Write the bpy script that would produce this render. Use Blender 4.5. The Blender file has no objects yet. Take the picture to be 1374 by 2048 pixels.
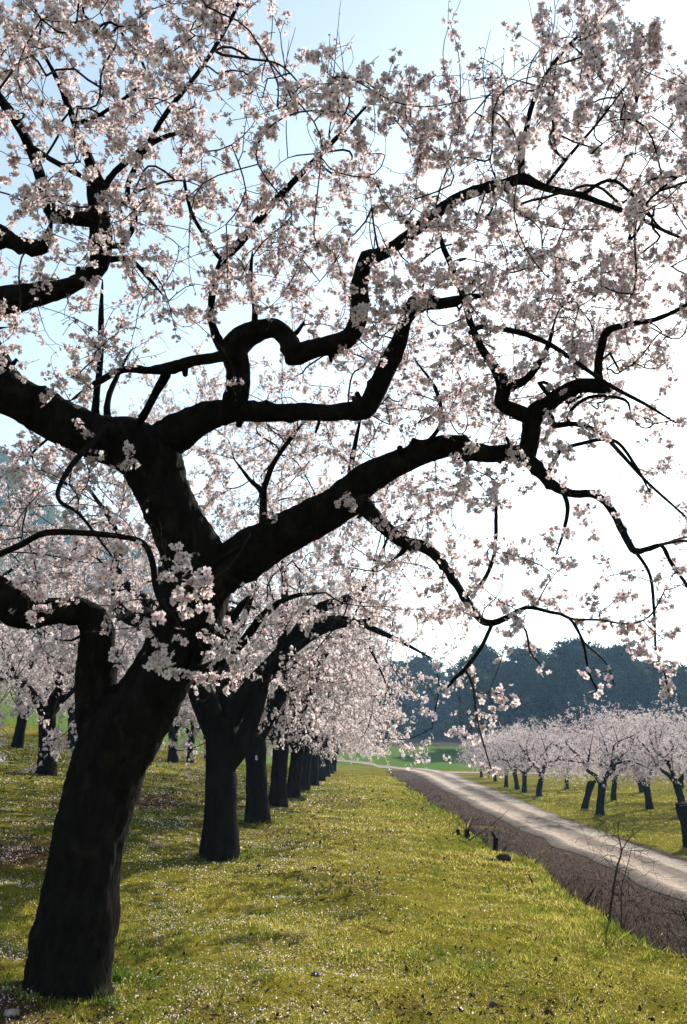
import bpy, math, random
import numpy as np
from mathutils import Vector, Matrix

SC = bpy.context.scene
COL = SC.collection
R = math.radians

# ------------------------------------------------------------------ camera, sky, sun, exposure
PITCH, FPX, CAMZ = R(16.87), 1570.0, 1.6
cam_d = bpy.data.cameras.new('camera')
cam = bpy.data.objects.new('camera', cam_d); COL.objects.link(cam)
cam_d.sensor_fit = 'HORIZONTAL'; cam_d.sensor_width = 24.0; cam_d.lens = FPX / 1374 * 24.0
cam.location = (0, 0, CAMZ); cam.rotation_euler = (R(90) + PITCH, 0, 0)
cam_d.clip_start = 0.05; cam_d.clip_end = 6000
SC.camera = cam

SUN_EL, SUN_AZ = R(30.3), R(28.5)          # azimuth measured from +Y towards +X
W = bpy.data.worlds.new('World'); SC.world = W; W.use_nodes = True
nt = W.node_tree
bg = nt.nodes['Background']
sky = nt.nodes.new('ShaderNodeTexSky'); sky.sky_type = 'NISHITA'; sky.sun_disc = False
sky.sun_elevation = SUN_EL; sky.sun_rotation = SUN_AZ
sky.air_density = 0.9; sky.dust_density = 0.5; sky.ozone_density = 0.6; sky.altitude = 300
mul = nt.nodes.new('ShaderNodeMix'); mul.data_type = 'RGBA'; mul.blend_type = 'MULTIPLY'; mul.inputs[0].default_value = 1.0
mul.inputs[7].default_value = (1.0, 1.03, 0.93, 1)
hs = nt.nodes.new('ShaderNodeHueSaturation'); hs.inputs['Saturation'].default_value = 0.62
nt.links.new(sky.outputs['Color'], hs.inputs['Color']); nt.links.new(hs.outputs[0], mul.inputs[6]); nt.links.new(mul.outputs[2], bg.inputs['Color']); bg.inputs['Strength'].default_value = 0.105
sl = bpy.data.lights.new('sun', 'SUN'); sl.energy = 5.0; sl.angle = R(0.55); sl.color = (1.0, 0.93, 0.82)
so = bpy.data.objects.new('sun', sl); COL.objects.link(so)
sd = Vector((math.sin(SUN_AZ) * math.cos(SUN_EL), math.cos(SUN_AZ) * math.cos(SUN_EL), math.sin(SUN_EL)))
so.rotation_euler = sd.to_track_quat('Z', 'Y').to_euler(); so.location = sd * 60
SC.view_settings.view_transform = 'Standard'; SC.view_settings.look = 'None'
SC.view_settings.exposure = 1.38; SC.view_settings.gamma = 1.0
SC.render.engine = 'CYCLES'
cy = SC.cycles
cy.max_bounces = 7; cy.diffuse_bounces = 3; cy.glossy_bounces = 2; cy.transmission_bounces = 4; cy.volume_bounces = 0
cy.use_denoising = True

# ------------------------------------------------------------------ helpers
def tag(o, label=None, cat=None, group=None, kind=None):
    if label: o['label'] = label
    if cat: o['category'] = cat
    if group: o['group'] = group
    if kind: o['kind'] = kind
    return o

def empty(name, loc, rz=0.0, sc=1.0):
    o = bpy.data.objects.new(name, None); COL.objects.link(o)
    o.location = loc; o.rotation_euler = (0, 0, rz); o.scale = (sc, sc, sc); o.empty_display_size = 0.2
    return o

def copy_tree(o, parent=None):
    c = o.copy(); COL.objects.link(c)
    if parent: c.parent = parent
    for ch in list(o.children):
        copy_tree(ch, c)
    return c

def mesh_np(name, verts, faces, mats=(), midx=None, attrs=None, smooth=False):
    """faces: list of (M,k) int arrays; midx: list of a value or an array per face block."""
    me = bpy.data.meshes.new(name)
    verts = np.asarray(verts, dtype=np.float32)
    nl = sum(f.size for f in faces); npoly = sum(len(f) for f in faces)
    me.vertices.add(len(verts)); me.vertices.foreach_set('co', verts.ravel())
    me.loops.add(nl); me.polygons.add(npoly)
    li = np.concatenate([f.ravel() for f in faces]).astype(np.int32)
    st, off = [], 0
    for f in faces:
        st.append(off + np.arange(len(f)) * f.shape[1]); off += f.size
    me.polygons.foreach_set('loop_start', np.concatenate(st).astype(np.int32))
    me.loops.foreach_set('vertex_index', li)
    if midx is not None:
        mi = np.concatenate([np.full(len(f), m) if np.isscalar(m) else m for f, m in zip(faces, midx)])
        me.polygons.foreach_set('material_index', mi.astype(np.int32))
    if smooth:
        me.polygons.foreach_set('use_smooth', np.ones(npoly, dtype=bool))
    me.update(calc_edges=True)
    for k, v in (attrs or {}).items():
        a = me.attributes.new(k, 'FLOAT', 'POINT'); a.data.foreach_set('value', np.asarray(v, dtype=np.float32))
    for m in mats: me.materials.append(m)
    return me

def obj(name, me, parent=None, loc=None):
    o = bpy.data.objects.new(name, me); COL.objects.link(o)
    if parent: o.parent = parent
    if loc is not None: o.location = loc
    return o

def ss(a, b, x):
    t = np.clip((x - a) / (b - a), 0, 1); return t * t * (3 - 2 * t)

def _h(i, j, k, s):
    n = (i * 374761393 + j * 668265263 + k * 2147483647 + s * 144665) & 0xFFFFFFFF
    n = ((n ^ (n >> 13)) * 1274126177) & 0xFFFFFFFF
    return ((n ^ (n >> 16)) & 0xFFFF) / 65535.0

def vnoise(x, y, z=0.0, s=0):
    x, y, z = np.broadcast_arrays(np.asarray(x, float), np.asarray(y, float), np.asarray(z, float))
    i, j, k = (np.floor(v).astype(np.int64) for v in (x, y, z))
    f = [(v - np.floor(v)) for v in (x, y, z)]; f = [t * t * (3 - 2 * t) for t in f]
    out = 0
    for a in (0, 1):
        for b in (0, 1):
            for c in (0, 1):
                w = (f[0] if a else 1 - f[0]) * (f[1] if b else 1 - f[1]) * (f[2] if c else 1 - f[2])
                out = out + w * _h(i + a, j + b, k + c, s)
    return out

def fbm(x, y, z=0.0, s=0, o=3):
    t, a, n = 0, 1.0, 0
    for q in range(o):
        t = t + a * vnoise(x * 2 ** q, y * 2 ** q, np.asarray(z) * 2 ** q, s + q); n += a; a *= 0.5
    return t / n

def bank_x(y): return 2.95 + 0.16 * np.sin(y * 0.55) + 0.10 * np.sin(y * 1.3 + 1.0) + 0.012 * np.clip(y - 20, 0, 60) + 0.55 * ss(9.6, 7.6, y)

def terrain(x, y):
    x = np.asarray(x, float); y = np.asarray(y, float)
    u = x + 2.1
    left = 0.13 * np.clip(-u, 0, 60)
    right = -0.05 * np.clip(u, 0, 5.1)
    bx = bank_x(y)
    bank = -0.7 * ss(bx, bx + 0.85, x) * (1 - 0.6 * ss(70, 105, y))
    far = 0.057 * np.clip(y - 104, 0, 160)
    lf = 0.07 * np.clip(y - 50, 0, 90) * ss(-3, -12, u)
    return left + right + bank + np.maximum(far, lf)

def zt(x, y): return float(terrain(x, y))

# picture position (pixels of the 1374 x 2048 photograph) at a real distance Y in front of the camera -> point in the place
CP, SP = math.cos(PITCH), math.sin(PITCH)
def at(px, py, Y):
    xc, yc = (px - 687) / FPX, (1024 - py) / FPX
    d = np.array([xc, CP - yc * SP, SP + yc * CP]); t = Y / d[1]
    return np.array([0, 0, CAMZ]) + d * t, t

# ------------------------------------------------------------------ materials
def mat(name):
    m = bpy.data.materials.new(name); m.use_nodes = True
    m.node_tree.nodes.clear()
    return m, m.node_tree.nodes, m.node_tree.links

def N(ns, t, **kw):
    n = ns.new('ShaderNode' + t)
    for k, v in kw.items():
        if hasattr(n, k) and not k.startswith('in_'): setattr(n, k, v)
    return n

def ramp(ns, stops):
    r = ns.new('ShaderNodeValToRGB'); e = r.color_ramp.elements
    while len(e) > 1: e.remove(e[0])
    e[0].position = stops[0][0]; e[0].color = (*stops[0][1], 1)
    for p, c in stops[1:]:
        q = e.new(p); q.color = (*c, 1)
    return r

def noise(ns, ls, scale, detail=4, rough=0.55, coord=None, dist=0.0):
    n = ns.new('ShaderNodeTexNoise'); n.inputs['Scale'].default_value = scale
    n.inputs['Detail'].default_value = detail; n.inputs['Roughness'].default_value = rough; n.inputs['Distortion'].default_value = dist
    if coord is not None: ls.new(coord, n.inputs['Vector'])
    return n

def attr(ns, nm):
    a = ns.new('ShaderNodeAttribute'); a.attribute_name = nm; return a.outputs['Fac']

def mixc(ns, ls, fac, a, b, mode='MIX'):
    m = ns.new('ShaderNodeMix'); m.data_type = 'RGBA'; m.blend_type = mode
    for s, v in ((m.inputs[0], fac), (m.inputs[6], a), (m.inputs[7], b)):
        if isinstance(v, (tuple, list)): s.default_value = (*v, 1)
        elif isinstance(v, (int, float)): s.default_value = v
        else: ls.new(v, s)
    return m.outputs[2]

def math_n(ns, ls, op, a, b=0.0):
    m = ns.new('ShaderNodeMath'); m.operation = op
    for s, v in ((m.inputs[0], a), (m.inputs[1], b)):
        if isinstance(v, (int, float)): s.default_value = v
        else: ls.new(v, s)
    return m.outputs[0]

def leafy(name, colour_fn, trans=0.5, gloss=0.0):
    """thin leaf or petal: diffuse front, light passing through the back"""
    m, ns, ls = mat(name)
    c = colour_fn(ns, ls)
    d = N(ns, 'BsdfDiffuse'); t = N(ns, 'BsdfTranslucent'); x = N(ns, 'MixShader'); x.inputs[0].default_value = trans
    o = N(ns, 'OutputMaterial')
    for n in (d, t):
        if isinstance(c, tuple): n.inputs['Color'].default_value = (*c, 1)
        else: ls.new(c, n.inputs['Color'])
    ls.new(d.outputs[0], x.inputs[1]); ls.new(t.outputs[0], x.inputs[2])
    last = x.outputs[0]
    if gloss:
        g = N(ns, 'BsdfGlossy'); g.inputs['Roughness'].default_value = 0.45
        y = N(ns, 'MixShader'); y.inputs[0].default_value = gloss
        ls.new(last, y.inputs[1]); ls.new(g.outputs[0], y.inputs[2]); last = y.outputs[0]
    ls.new(last, o.inputs['Surface'])
    return m

def petal_col(ns, ls):
    r = ramp(ns, [(0.0, (0.65, 0.608, 0.595)), (0.30, (0.61, 0.54, 0.54)), (0.7, (0.62, 0.26, 0.33)), (1.0, (0.26, 0.045, 0.07))])
    ls.new(attr(ns, 'tint'), r.inputs[0])
    return r.outputs[0]
M_PETAL = leafy('almond_petal', petal_col, 0.50)
M_CALYX = leafy('calyx', lambda ns, ls: (0.10, 0.035, 0.03), 0.15)
M_BUD = leafy('young_leaf_bud', lambda ns, ls: (0.07, 0.085, 0.03), 0.3)

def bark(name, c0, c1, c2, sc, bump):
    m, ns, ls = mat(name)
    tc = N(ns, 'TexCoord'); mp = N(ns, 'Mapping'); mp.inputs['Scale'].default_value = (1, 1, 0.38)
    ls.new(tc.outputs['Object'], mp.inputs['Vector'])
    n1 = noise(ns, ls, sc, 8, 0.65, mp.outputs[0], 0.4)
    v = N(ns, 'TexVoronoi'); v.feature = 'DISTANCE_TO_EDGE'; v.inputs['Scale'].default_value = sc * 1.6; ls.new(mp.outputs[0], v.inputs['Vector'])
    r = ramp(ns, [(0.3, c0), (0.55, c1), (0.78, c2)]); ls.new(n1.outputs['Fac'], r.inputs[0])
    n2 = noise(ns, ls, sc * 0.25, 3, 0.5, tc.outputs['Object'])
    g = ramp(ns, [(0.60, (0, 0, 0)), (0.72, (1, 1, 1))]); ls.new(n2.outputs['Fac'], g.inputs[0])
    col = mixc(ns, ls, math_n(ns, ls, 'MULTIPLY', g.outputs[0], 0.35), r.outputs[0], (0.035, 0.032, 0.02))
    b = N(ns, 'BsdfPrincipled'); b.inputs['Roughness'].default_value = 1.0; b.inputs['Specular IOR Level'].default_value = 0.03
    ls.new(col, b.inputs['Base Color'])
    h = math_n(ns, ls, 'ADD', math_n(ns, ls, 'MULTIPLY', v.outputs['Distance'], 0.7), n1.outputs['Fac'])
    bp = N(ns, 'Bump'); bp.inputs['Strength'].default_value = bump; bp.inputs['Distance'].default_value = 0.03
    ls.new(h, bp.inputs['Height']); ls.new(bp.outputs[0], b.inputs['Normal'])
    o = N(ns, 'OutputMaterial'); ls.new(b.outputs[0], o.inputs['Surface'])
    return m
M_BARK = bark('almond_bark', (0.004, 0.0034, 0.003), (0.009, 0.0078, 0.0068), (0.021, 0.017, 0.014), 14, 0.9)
M_TWIG = bark('twig_bark', (0.020, 0.014, 0.012), (0.034, 0.026, 0.022), (0.060, 0.050, 0.044), 30, 0.3)
M_PINEBARK = bark('pine_bark', (0.03, 0.02, 0.014), (0.05, 0.035, 0.025), (0.08, 0.06, 0.045), 4, 0.5)

def ground_mat():
    m, ns, ls = mat('orchard_ground')
    tc = N(ns, 'TexCoord'); P = tc.outputs['Object']
    g1 = noise(ns, ls, 0.55, 5, 0.6, P, 0.3); g2 = noise(ns, ls, 9.0, 4, 0.65, P); g3 = noise(ns, ls, 55.0, 3, 0.7, P)
    grass = ramp(ns, [(0.30, (0.045, 0.052, 0.006)), (0.5, (0.125, 0.110, 0.016)), (0.7, (0.22, 0.175, 0.032))])
    ls.new(math_n(ns, ls, 'ADD', math_n(ns, ls, 'MULTIPLY', g1.outputs['Fac'], 0.5), math_n(ns, ls, 'MULTIPLY', g2.outputs['Fac'], 0.5)), grass.inputs[0])
    soil = ramp(ns, [(0.3, (0.028, 0.015, 0.008)), (0.55, (0.070, 0.038, 0.022)), (0.75, (0.14, 0.082, 0.052))]); ls.new(g3.outputs['Fac'], soil.inputs[0])
    wheat = ramp(ns, [(0.3, (0.045, 0.085, 0.012)), (0.7, (0.10, 0.155, 0.028))]); ls.new(g2.outputs['Fac'], wheat.inputs[0])
    verge = ramp(ns, [(0.32, (0.012, 0.008, 0.006)), (0.5, (0.045, 0.032, 0.026)), (0.66, (0.17, 0.128, 0.105))]); ls.new(g3.outputs['Fac'], verge.inputs[0])
    # bare soil shows where the 'soil' attribute (wear of the turf) is high, broken up by noise
    sn = math_n(ns, ls, 'ADD', attr(ns, 'soil'), math_n(ns, ls, 'MULTIPLY', math_n(ns, ls, 'SUBTRACT', g2.outputs['Fac'], 0.5), 0.9))
    sr = ramp(ns, [(0.34, (0, 0, 0)), (0.80, (1, 1, 1))]); ls.new(sn, sr.inputs[0])
    c = mixc(ns, ls, sr.outputs[0], grass.outputs[0], soil.outputs[0])
    c = mixc(ns, ls, attr(ns, 'wheat'), c, wheat.outputs[0])
    vr = ramp(ns, [(0.4, (0, 0, 0)), (0.6, (1, 1, 1))])
    ls.new(math_n(ns, ls, 'ADD', attr(ns, 'verge'), math_n(ns, ls, 'MULTIPLY', math_n(ns, ls, 'SUBTRACT', g2.outputs['Fac'], 0.5), 0.8)), vr.inputs[0])
    gi = ramp(ns, [(0.60, (0, 0, 0)), (0.68, (1, 1, 1))]); ls.new(g1.outputs['Fac'], gi.inputs[0])
    vg = mixc(ns, ls, math_n(ns, ls, 'MULTIPLY', gi.outputs[0], 0.6), verge.outputs[0], grass.outputs[0])
    c = mixc(ns, ls, vr.outputs[0], c, vg)
    # scattered fallen petals, each a small pale fleck of its own
    vo = N(ns, 'TexVoronoi'); vo.inputs['Scale'].default_value = 26; ls.new(P, vo.inputs['Vector'])
    fl = math_n(ns, ls, 'LESS_THAN', vo.outputs['Distance'], 0.20)
    pick = N(ns, 'SeparateColor'); ls.new(vo.outputs['Color'], pick.inputs[0])
    th = math_n(ns, ls, 'LESS_THAN', pick.outputs[0], attr(ns, 'petals'))
    c = mixc(ns, ls, math_n(ns, ls, 'MULTIPLY', math_n(ns, ls, 'MULTIPLY', fl, th), 0.9), c, (0.72, 0.63, 0.62))
    b = N(ns, 'BsdfPrincipled'); b.inputs['Roughness'].default_value = 1.0; b.inputs['Specular IOR Level'].default_value = 0.0
    ls.new(c, b.inputs['Base Color'])
    bp = N(ns, 'Bump'); bp.inputs['Strength'].default_value = 0.9; bp.inputs['Distance'].default_value = 0.05
    ls.new(math_n(ns, ls, 'ADD', g2.outputs['Fac'], math_n(ns, ls, 'MULTIPLY', g3.outputs['Fac'], 0.5)), bp.inputs['Height']); ls.new(bp.outputs[0], b.inputs['Normal'])
    o = N(ns, 'OutputMaterial'); ls.new(b.outputs[0], o.inputs['Surface'])
    return m

def road_mat():
    m, ns, ls = mat('gravel_track')
    tc = N(ns, 'TexCoord'); P = tc.outputs['Object']
    n1 = noise(ns, ls, 1.2, 5, 0.65, P); n2 = noise(ns, ls, 24, 5, 0.7, P); n3 = noise(ns, ls, 90, 2, 0.6, P)
    a = attr(ns, 'across')                      # 0..1 across the track, jittered by noise: two pale wheel ruts, darker stony crown and sides
    aj = math_n(ns, ls, 'ADD', a, math_n(ns, ls, 'MULTIPLY', math_n(ns, ls, 'SUBTRACT', n1.outputs['Fac'], 0.5), 0.20))
    rt = ramp(ns, [(0.0, (0.045, 0.033, 0.026)), (0.12, (0.13, 0.10, 0.08)), (0.22, (0.38, 0.30, 0.235)), (0.33, (0.34, 0.265, 0.21)), (0.44, (0.14, 0.105, 0.085)),
                   (0.58, (0.135, 0.10, 0.08)), (0.70, (0.35, 0.275, 0.215)), (0.80, (0.31, 0.26, 0.215)), (0.90, (0.14, 0.11, 0.085)), (1.0, (0.045, 0.033, 0.026))])
    ls.new(aj, rt.inputs[0])
    st = ramp(ns, [(0.3, (0.45, 0.45, 0.45)), (0.5, (0.95, 0.95, 0.95)), (0.72, (1.5, 1.5, 1.5))]); ls.new(n2.outputs['Fac'], st.inputs[0])
    n4 = noise(ns, ls, 5.5, 4, 0.7, P); s4 = ramp(ns, [(0.32, (0.55, 0.53, 0.50)), (0.62, (1.2, 1.2, 1.2))]); ls.new(n4.outputs['Fac'], s4.inputs[0])
    c = mixc(ns, ls, 1.0, mixc(ns, ls, 0.9, rt.outputs[0], st.outputs[0], 'MULTIPLY'), s4.outputs[0], 'MULTIPLY')
    b = N(ns, 'BsdfPrincipled'); b.inputs['Roughness'].default_value = 0.95; b.inputs['Specular IOR Level'].default_value = 0.08
    ls.new(c, b.inputs['Base Color'])
    bp = N(ns, 'Bump'); bp.inputs['Strength'].default_value = 0.8; bp.inputs['Distance'].default_value = 0.03
    ls.new(math_n(ns, ls, 'ADD', n2.outputs['Fac'], n3.outputs['Fac']), bp.inputs['Height']); ls.new(bp.outputs[0], b.inputs['Normal'])
    o = N(ns, 'OutputMaterial'); ls.new(b.outputs[0], o.inputs['Surface'])
    return m

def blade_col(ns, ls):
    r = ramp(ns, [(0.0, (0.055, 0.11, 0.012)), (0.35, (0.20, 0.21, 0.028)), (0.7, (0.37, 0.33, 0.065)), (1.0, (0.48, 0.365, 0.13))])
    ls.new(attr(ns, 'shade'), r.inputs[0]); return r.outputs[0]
M_GRASS = leafy('grass_blade', blade_col, 0.62)
M_FALLEN = leafy('fallen_petal', lambda ns, ls: (0.80, 0.70, 0.70), 0.45)
def stem_col(ns, ls):
    r = ramp(ns, [(0.0, (0.014, 0.009, 0.007)), (0.6, (0.050, 0.034, 0.026)), (1.0, (0.30, 0.22, 0.16))])
    ls.new(attr(ns, 'shade'), r.inputs[0]); return r.outputs[0]
M_DEAD = leafy('dead_stems', stem_col, 0.12)
def needle_col(ns, ls):
    r = ramp(ns, [(0.0, (0.012, 0.024, 0.012)), (0.6, (0.026, 0.042, 0.017)), (1.0, (0.10, 0.11, 0.038))])
    ls.new(attr(ns, 'shade'), r.inputs[0]); return r.outputs[0]
M_NEEDLE = leafy('pine_needles', needle_col, 0.3)

def rock_mat(name, c0, c1):
    m, ns, ls = mat(name)
    tc = N(ns, 'TexCoord'); n1 = noise(ns, ls, 30, 6, 0.7, tc.outputs['Object'])
    r = ramp(ns, [(0.35, c0), (0.65, c1)]); ls.new(n1.outputs['Fac'], r.inputs[0])
    b = N(ns, 'BsdfPrincipled'); b.inputs['Roughness'].default_value = 1.0; b.inputs['Specular IOR Level'].default_value = 0.05; ls.new(r.outputs[0], b.inputs['Base Color'])
    bp = N(ns, 'Bump'); bp.inputs['Strength'].default_value = 0.6; bp.inputs['Distance'].default_value = 0.01
    ls.new(n1.outputs['Fac'], bp.inputs['Height']); ls.new(bp.outputs[0], b.inputs['Normal'])
    o = N(ns, 'OutputMaterial'); ls.new(b.outputs[0], o.inputs['Surface'])
    return m
M_ROCK = rock_mat('grey_stone', (0.035, 0.03, 0.026), (0.12, 0.105, 0.09))
M_PALEROCK = rock_mat('pale_stone', (0.12, 0.105, 0.09), (0.34, 0.30, 0.26))
M_CLOD = rock_mat('earth_clod', (0.016, 0.010, 0.007), (0.05, 0.032, 0.023))
M_WOODCUT = rock_mat('cut_wood', (0.10, 0.075, 0.05), (0.22, 0.17, 0.12))
M_HUSK = rock_mat('dry_husk', (0.012, 0.009, 0.007), (0.035, 0.026, 0.02))
def hill_mat():
    m, ns, ls = mat('wooded_hillside')
    tc = N(ns, 'TexCoord'); n1 = noise(ns, ls, 0.09, 8, 0.7, tc.outputs['Object'])
    r = ramp(ns, [(0.35, (0.022, 0.034, 0.018)), (0.55, (0.045, 0.058, 0.03)), (0.72, (0.12, 0.105, 0.075))]); ls.new(n1.outputs['Fac'], r.inputs[0])
    b = N(ns, 'BsdfDiffuse'); ls.new(r.outputs[0], b.inputs['Color'])
    o = N(ns, 'OutputMaterial'); ls.new(b.outputs[0], o.inputs['Surface'])
    return m

# ------------------------------------------------------------------ ground
def grid_axis(parts):
    out = []
    for a, b, n in parts: out.append(np.linspace(a, b, n, endpoint=False))
    out.append(np.array([parts[-1][1]])); return np.concatenate(out)
gx = grid_axis([(-900, -120, 14), (-120, -26, 24), (-26, -8, 46), (-8, 2.4, 100), (2.4, 4.4, 34), (4.4, 14, 50), (14, 40, 26), (40, 150, 18), (150, 900, 12)])
gy = grid_axis([(-160, -4, 16), (-4, 2, 24), (2, 14, 130), (14, 40, 130), (40, 110, 110), (110, 200, 40), (200, 1400, 20)])
X, Y = np.meshgrid(gx, gy)
Z = terrain(X, Y)
roadless = 1 - ss(4.6, 5.6, X) * (1 - ss(12, 13.5, X))
near = 1 - ss(60, 110, Y)
Z = Z + near * roadless * ((fbm(X * 0.5, Y * 0.5, 0, 3) - 0.5) * 0.10 + (fbm(X * 2.2, Y * 2.2, 0, 8) - 0.5) * 0.11)
# crumbled lip of the bank
Z = Z + near * (fbm(X * 3.1, Y * 3.1, 0, 21) - 0.5) * 0.16 * np.exp(-((X - bank_x(Y) - 0.35) / 0.4) ** 2)

def soil_amount(x, y):
    s = 0.40 * ss(0.52, 0.74, fbm(x * 0.42 + 7, y * 0.28, 0, 31)) + 0.32 * ss(0.54, 0.74, fbm(x * 2.1, y * 1.5, 0, 33)) * (0.35 + 0.65 * ss(10, 6, y))
    s = s + 0.75 * np.exp(-(((x + 4.6) / 1.5) ** 2 + ((y - 11.2) / 2.4) ** 2))            # bare patch left of the trunk
    s = s + 0.55 * np.exp(-(((x + 5.2) / 1.7) ** 2 + ((y - 21) / 3.2) ** 2))
    s = s + 0.7 * np.exp(-(((x + 2.5) / 1.0) ** 2 + ((y - 5.9) / 0.6) ** 2))               # soil at the foot of the front tree
    s = s + 0.16 * np.exp(-((y - 6.2) / 0.7) ** 2) * ss(-2.6, 0.0, x)
    return s * (1 - ss(30, 60, y))
def petal_amount(x, y):
    s = 0.11 + 0.5 * np.exp(-((x + 2.6) / 2.4) ** 2) + 0.45 * ss(-3, -6, x)
    return np.clip(s * (0.35 + 0.9 * fbm(x * 0.8, y * 0.6, 0, 51)), 0, 0.85) * (1 - ss(1.0, 3.2, x) * 0.75)
wheat = np.maximum(ss(96, 99, Y + 0.6 * np.sin(X)), ss(56, 60, Y + np.sin(X * 0.6)) * ss(-4, -7, X)) * (1 - ss(200, 260, Y))
wheat = wheat * (1 - ss(24, 30, X) * (1 - ss(98, 104, Y)))
bxx = bank_x(Y)
verge = ss(bxx + 0.15, bxx + 0.6, X) * (1 - ss(8.0, 8.9, X - 0.045 * np.clip(Y - 30, 0, 60))) * (1 - ss(88, 100, Y))
verge = np.maximum(verge, ss(150, 156, Y) * ss(-3, 4, X))
nx, ny = len(gx), len(gy)
idx = np.arange(nx * ny).reshape(ny, nx)
q = np.stack([idx[:-1, :-1], idx[:-1, 1:], idx[1:, 1:], idx[1:, :-1]], -1).reshape(-1, 4)
pet = petal_amount(X, Y) * ss(9, 16, Y) * (1 - ss(75, 95, Y)) * (1 - ss(3, 4, X) * 0.8)
me = mesh_np('ground', np.stack([X, Y, Z], -1).reshape(-1, 3), [q], [ground_mat()], None,
             {'soil': soil_amount(X, Y).ravel(), 'wheat': wheat.ravel(), 'verge': verge.ravel(), 'petals': pet.ravel()}, True)
tag(obj('ground', me), 'grassy orchard ground dropping over a bank to the track', 'ground', kind='structure')

def gz(x, y):
    """surface height by bilinear lookup in the ground sheet"""
    x = np.asarray(x, float); y = np.asarray(y, float)
    i = np.clip(np.searchsorted(gx, x) - 1, 0, nx - 2); j = np.clip(np.searchsorted(gy, y) - 1, 0, ny - 2)
    fx = (x - gx[i]) / (gx[i + 1] - gx[i]); fy = (y - gy[j]) / (gy[j + 1] - gy[j])
    return (Z[j, i] * (1 - fx) + Z[j, i + 1] * fx) * (1 - fy) + (Z[j + 1, i] * (1 - fx) + Z[j + 1, i + 1] * fx) * fy
def gzf(x, y): return float(gz(x, y))

M_ROAD = road_mat()
def road(name, cl, label, lift):
    pts = np.array(cl, float)                 # x, y, half width
    seg = np.concatenate([[0], np.cumsum(np.hypot(np.diff(pts[:, 0]), np.diff(pts[:, 1])))])
    s = np.arange(0, seg[-1], 0.3)
    c = np.stack([np.interp(s, seg, pts[:, k]) for k in range(3)], -1)
    k = np.ones(25) / 25                       # smooth the centre line
    for a in range(3): c[:, a] = np.convolve(np.pad(c[:, a], 12, mode='reflect', reflect_type='odd'), k, 'valid')
    t = np.gradient(c[:, :2], axis=0); t /= np.linalg.norm(t, axis=1)[:, None]
    nrm = np.stack([t[:, 1], -t[:, 0]], -1)
    M = 19; a = np.linspace(0, 1, M)
    jl = (fbm(s * 0.45, 1.0, 0, 5) - 0.5) * 0.5; jr = (fbm(s * 0.45, 9.0, 0, 6) - 0.5) * 0.5
    w0, w1 = -c[:, 2] + jl, c[:, 2] + jr
    off = w0[:, None] + (w1 - w0)[:, None] * a[None]
    x = c[:, 0][:, None] + nrm[:, 0][:, None] * off; y = c[:, 1][:, None] + nrm[:, 1][:, None] * off
    z = gz(x, y) + lift - (lift - .012) * np.clip(np.abs(a * 2 - 1) - .8, 0, 1)[None] * 5 + 0.03 * np.sin(a * math.pi)[None] - 0.035 * (np.exp(-((a - .27) / .07) ** 2) + np.exp(-((a - .75) / .07) ** 2))[None] * np.ones_like(x)
    n = len(s); ii = np.arange(n * M).reshape(n, M)
    q = np.stack([ii[:-1, :-1], ii[:-1, 1:], ii[1:, 1:], ii[1:, :-1]], -1).reshape(-1, 4)
    me = mesh_np(name, np.stack([x, y, z], -1).reshape(-1, 3), [q], [M_ROAD], None, {'across': np.broadcast_to(a, (n, M)).ravel()}, True)
    return tag(obj(name, me), label, 'track', kind='structure')
road('gravel_road', [(7.2, -30, 1.1), (7.05, 0, 1.05), (7.0, 18, 1.05), (7.1, 28, 1.2), (7.5, 38, 1.4), (8.2, 50, 1.65), (8.9, 64, 1.8), (9.5, 76, 1.95), (9.6, 87, 2.1), (8.9, 95, 2.1), (7.4, 101, 2.0), (3.0, 108, 1.8), (-8, 113, 1.7), (-30, 118, 1.6)],
     'pale rutted gravel track running along the foot of the bank', 0.05)
road('side_track', [(10.5, 88.5, 2.2), (16, 88.0, 2.0), (24, 85.5, 1.9), (40, 82, 1.9), (90, 76, 1.9)],
     'gravel side track turning off behind the right-hand orchard', 0.062)

def mountain():
    x = np.linspace(-620, -20, 150); y = np.linspace(210, 760, 110)
    A, B = np.meshgrid(x, y)
    h = 150 * np.exp(-(((A + 240) / 155) ** 2 + ((B - 400) / 140) ** 2)) + 60 * np.exp(-(((A + 170) / 130) ** 2 + ((B - 560) / 120) ** 2))
    h = h * (0.7 + 0.6 * fbm(A / 60, B / 60, 0, 77, 4)) + (fbm(A / 14, B / 14, 0, 12) - 0.5) * 12
    e = ss(0, 60, A + 620) * ss(0, 60, -20 - A) * ss(0, 50, B - 210) * ss(0, 60, 760 - B)
    Zm = -3 + h * e + terrain(A, B) * 0 + 7
    n, m_ = A.shape; ii = np.arange(n * m_).reshape(n, m_)
    q = np.stack([ii[:-1, :-1], ii[:-1, 1:], ii[1:, 1:], ii[1:, :-1]], -1).reshape(-1, 4)
    tag(obj('mountain', mesh_np('mountain', np.stack([A, B, Zm], -1).reshape(-1, 3), [q], [hill_mat()], None, None, True)),
        'steep wooded mountainside far behind the orchard', 'mountain', kind='structure')
mountain()

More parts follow.
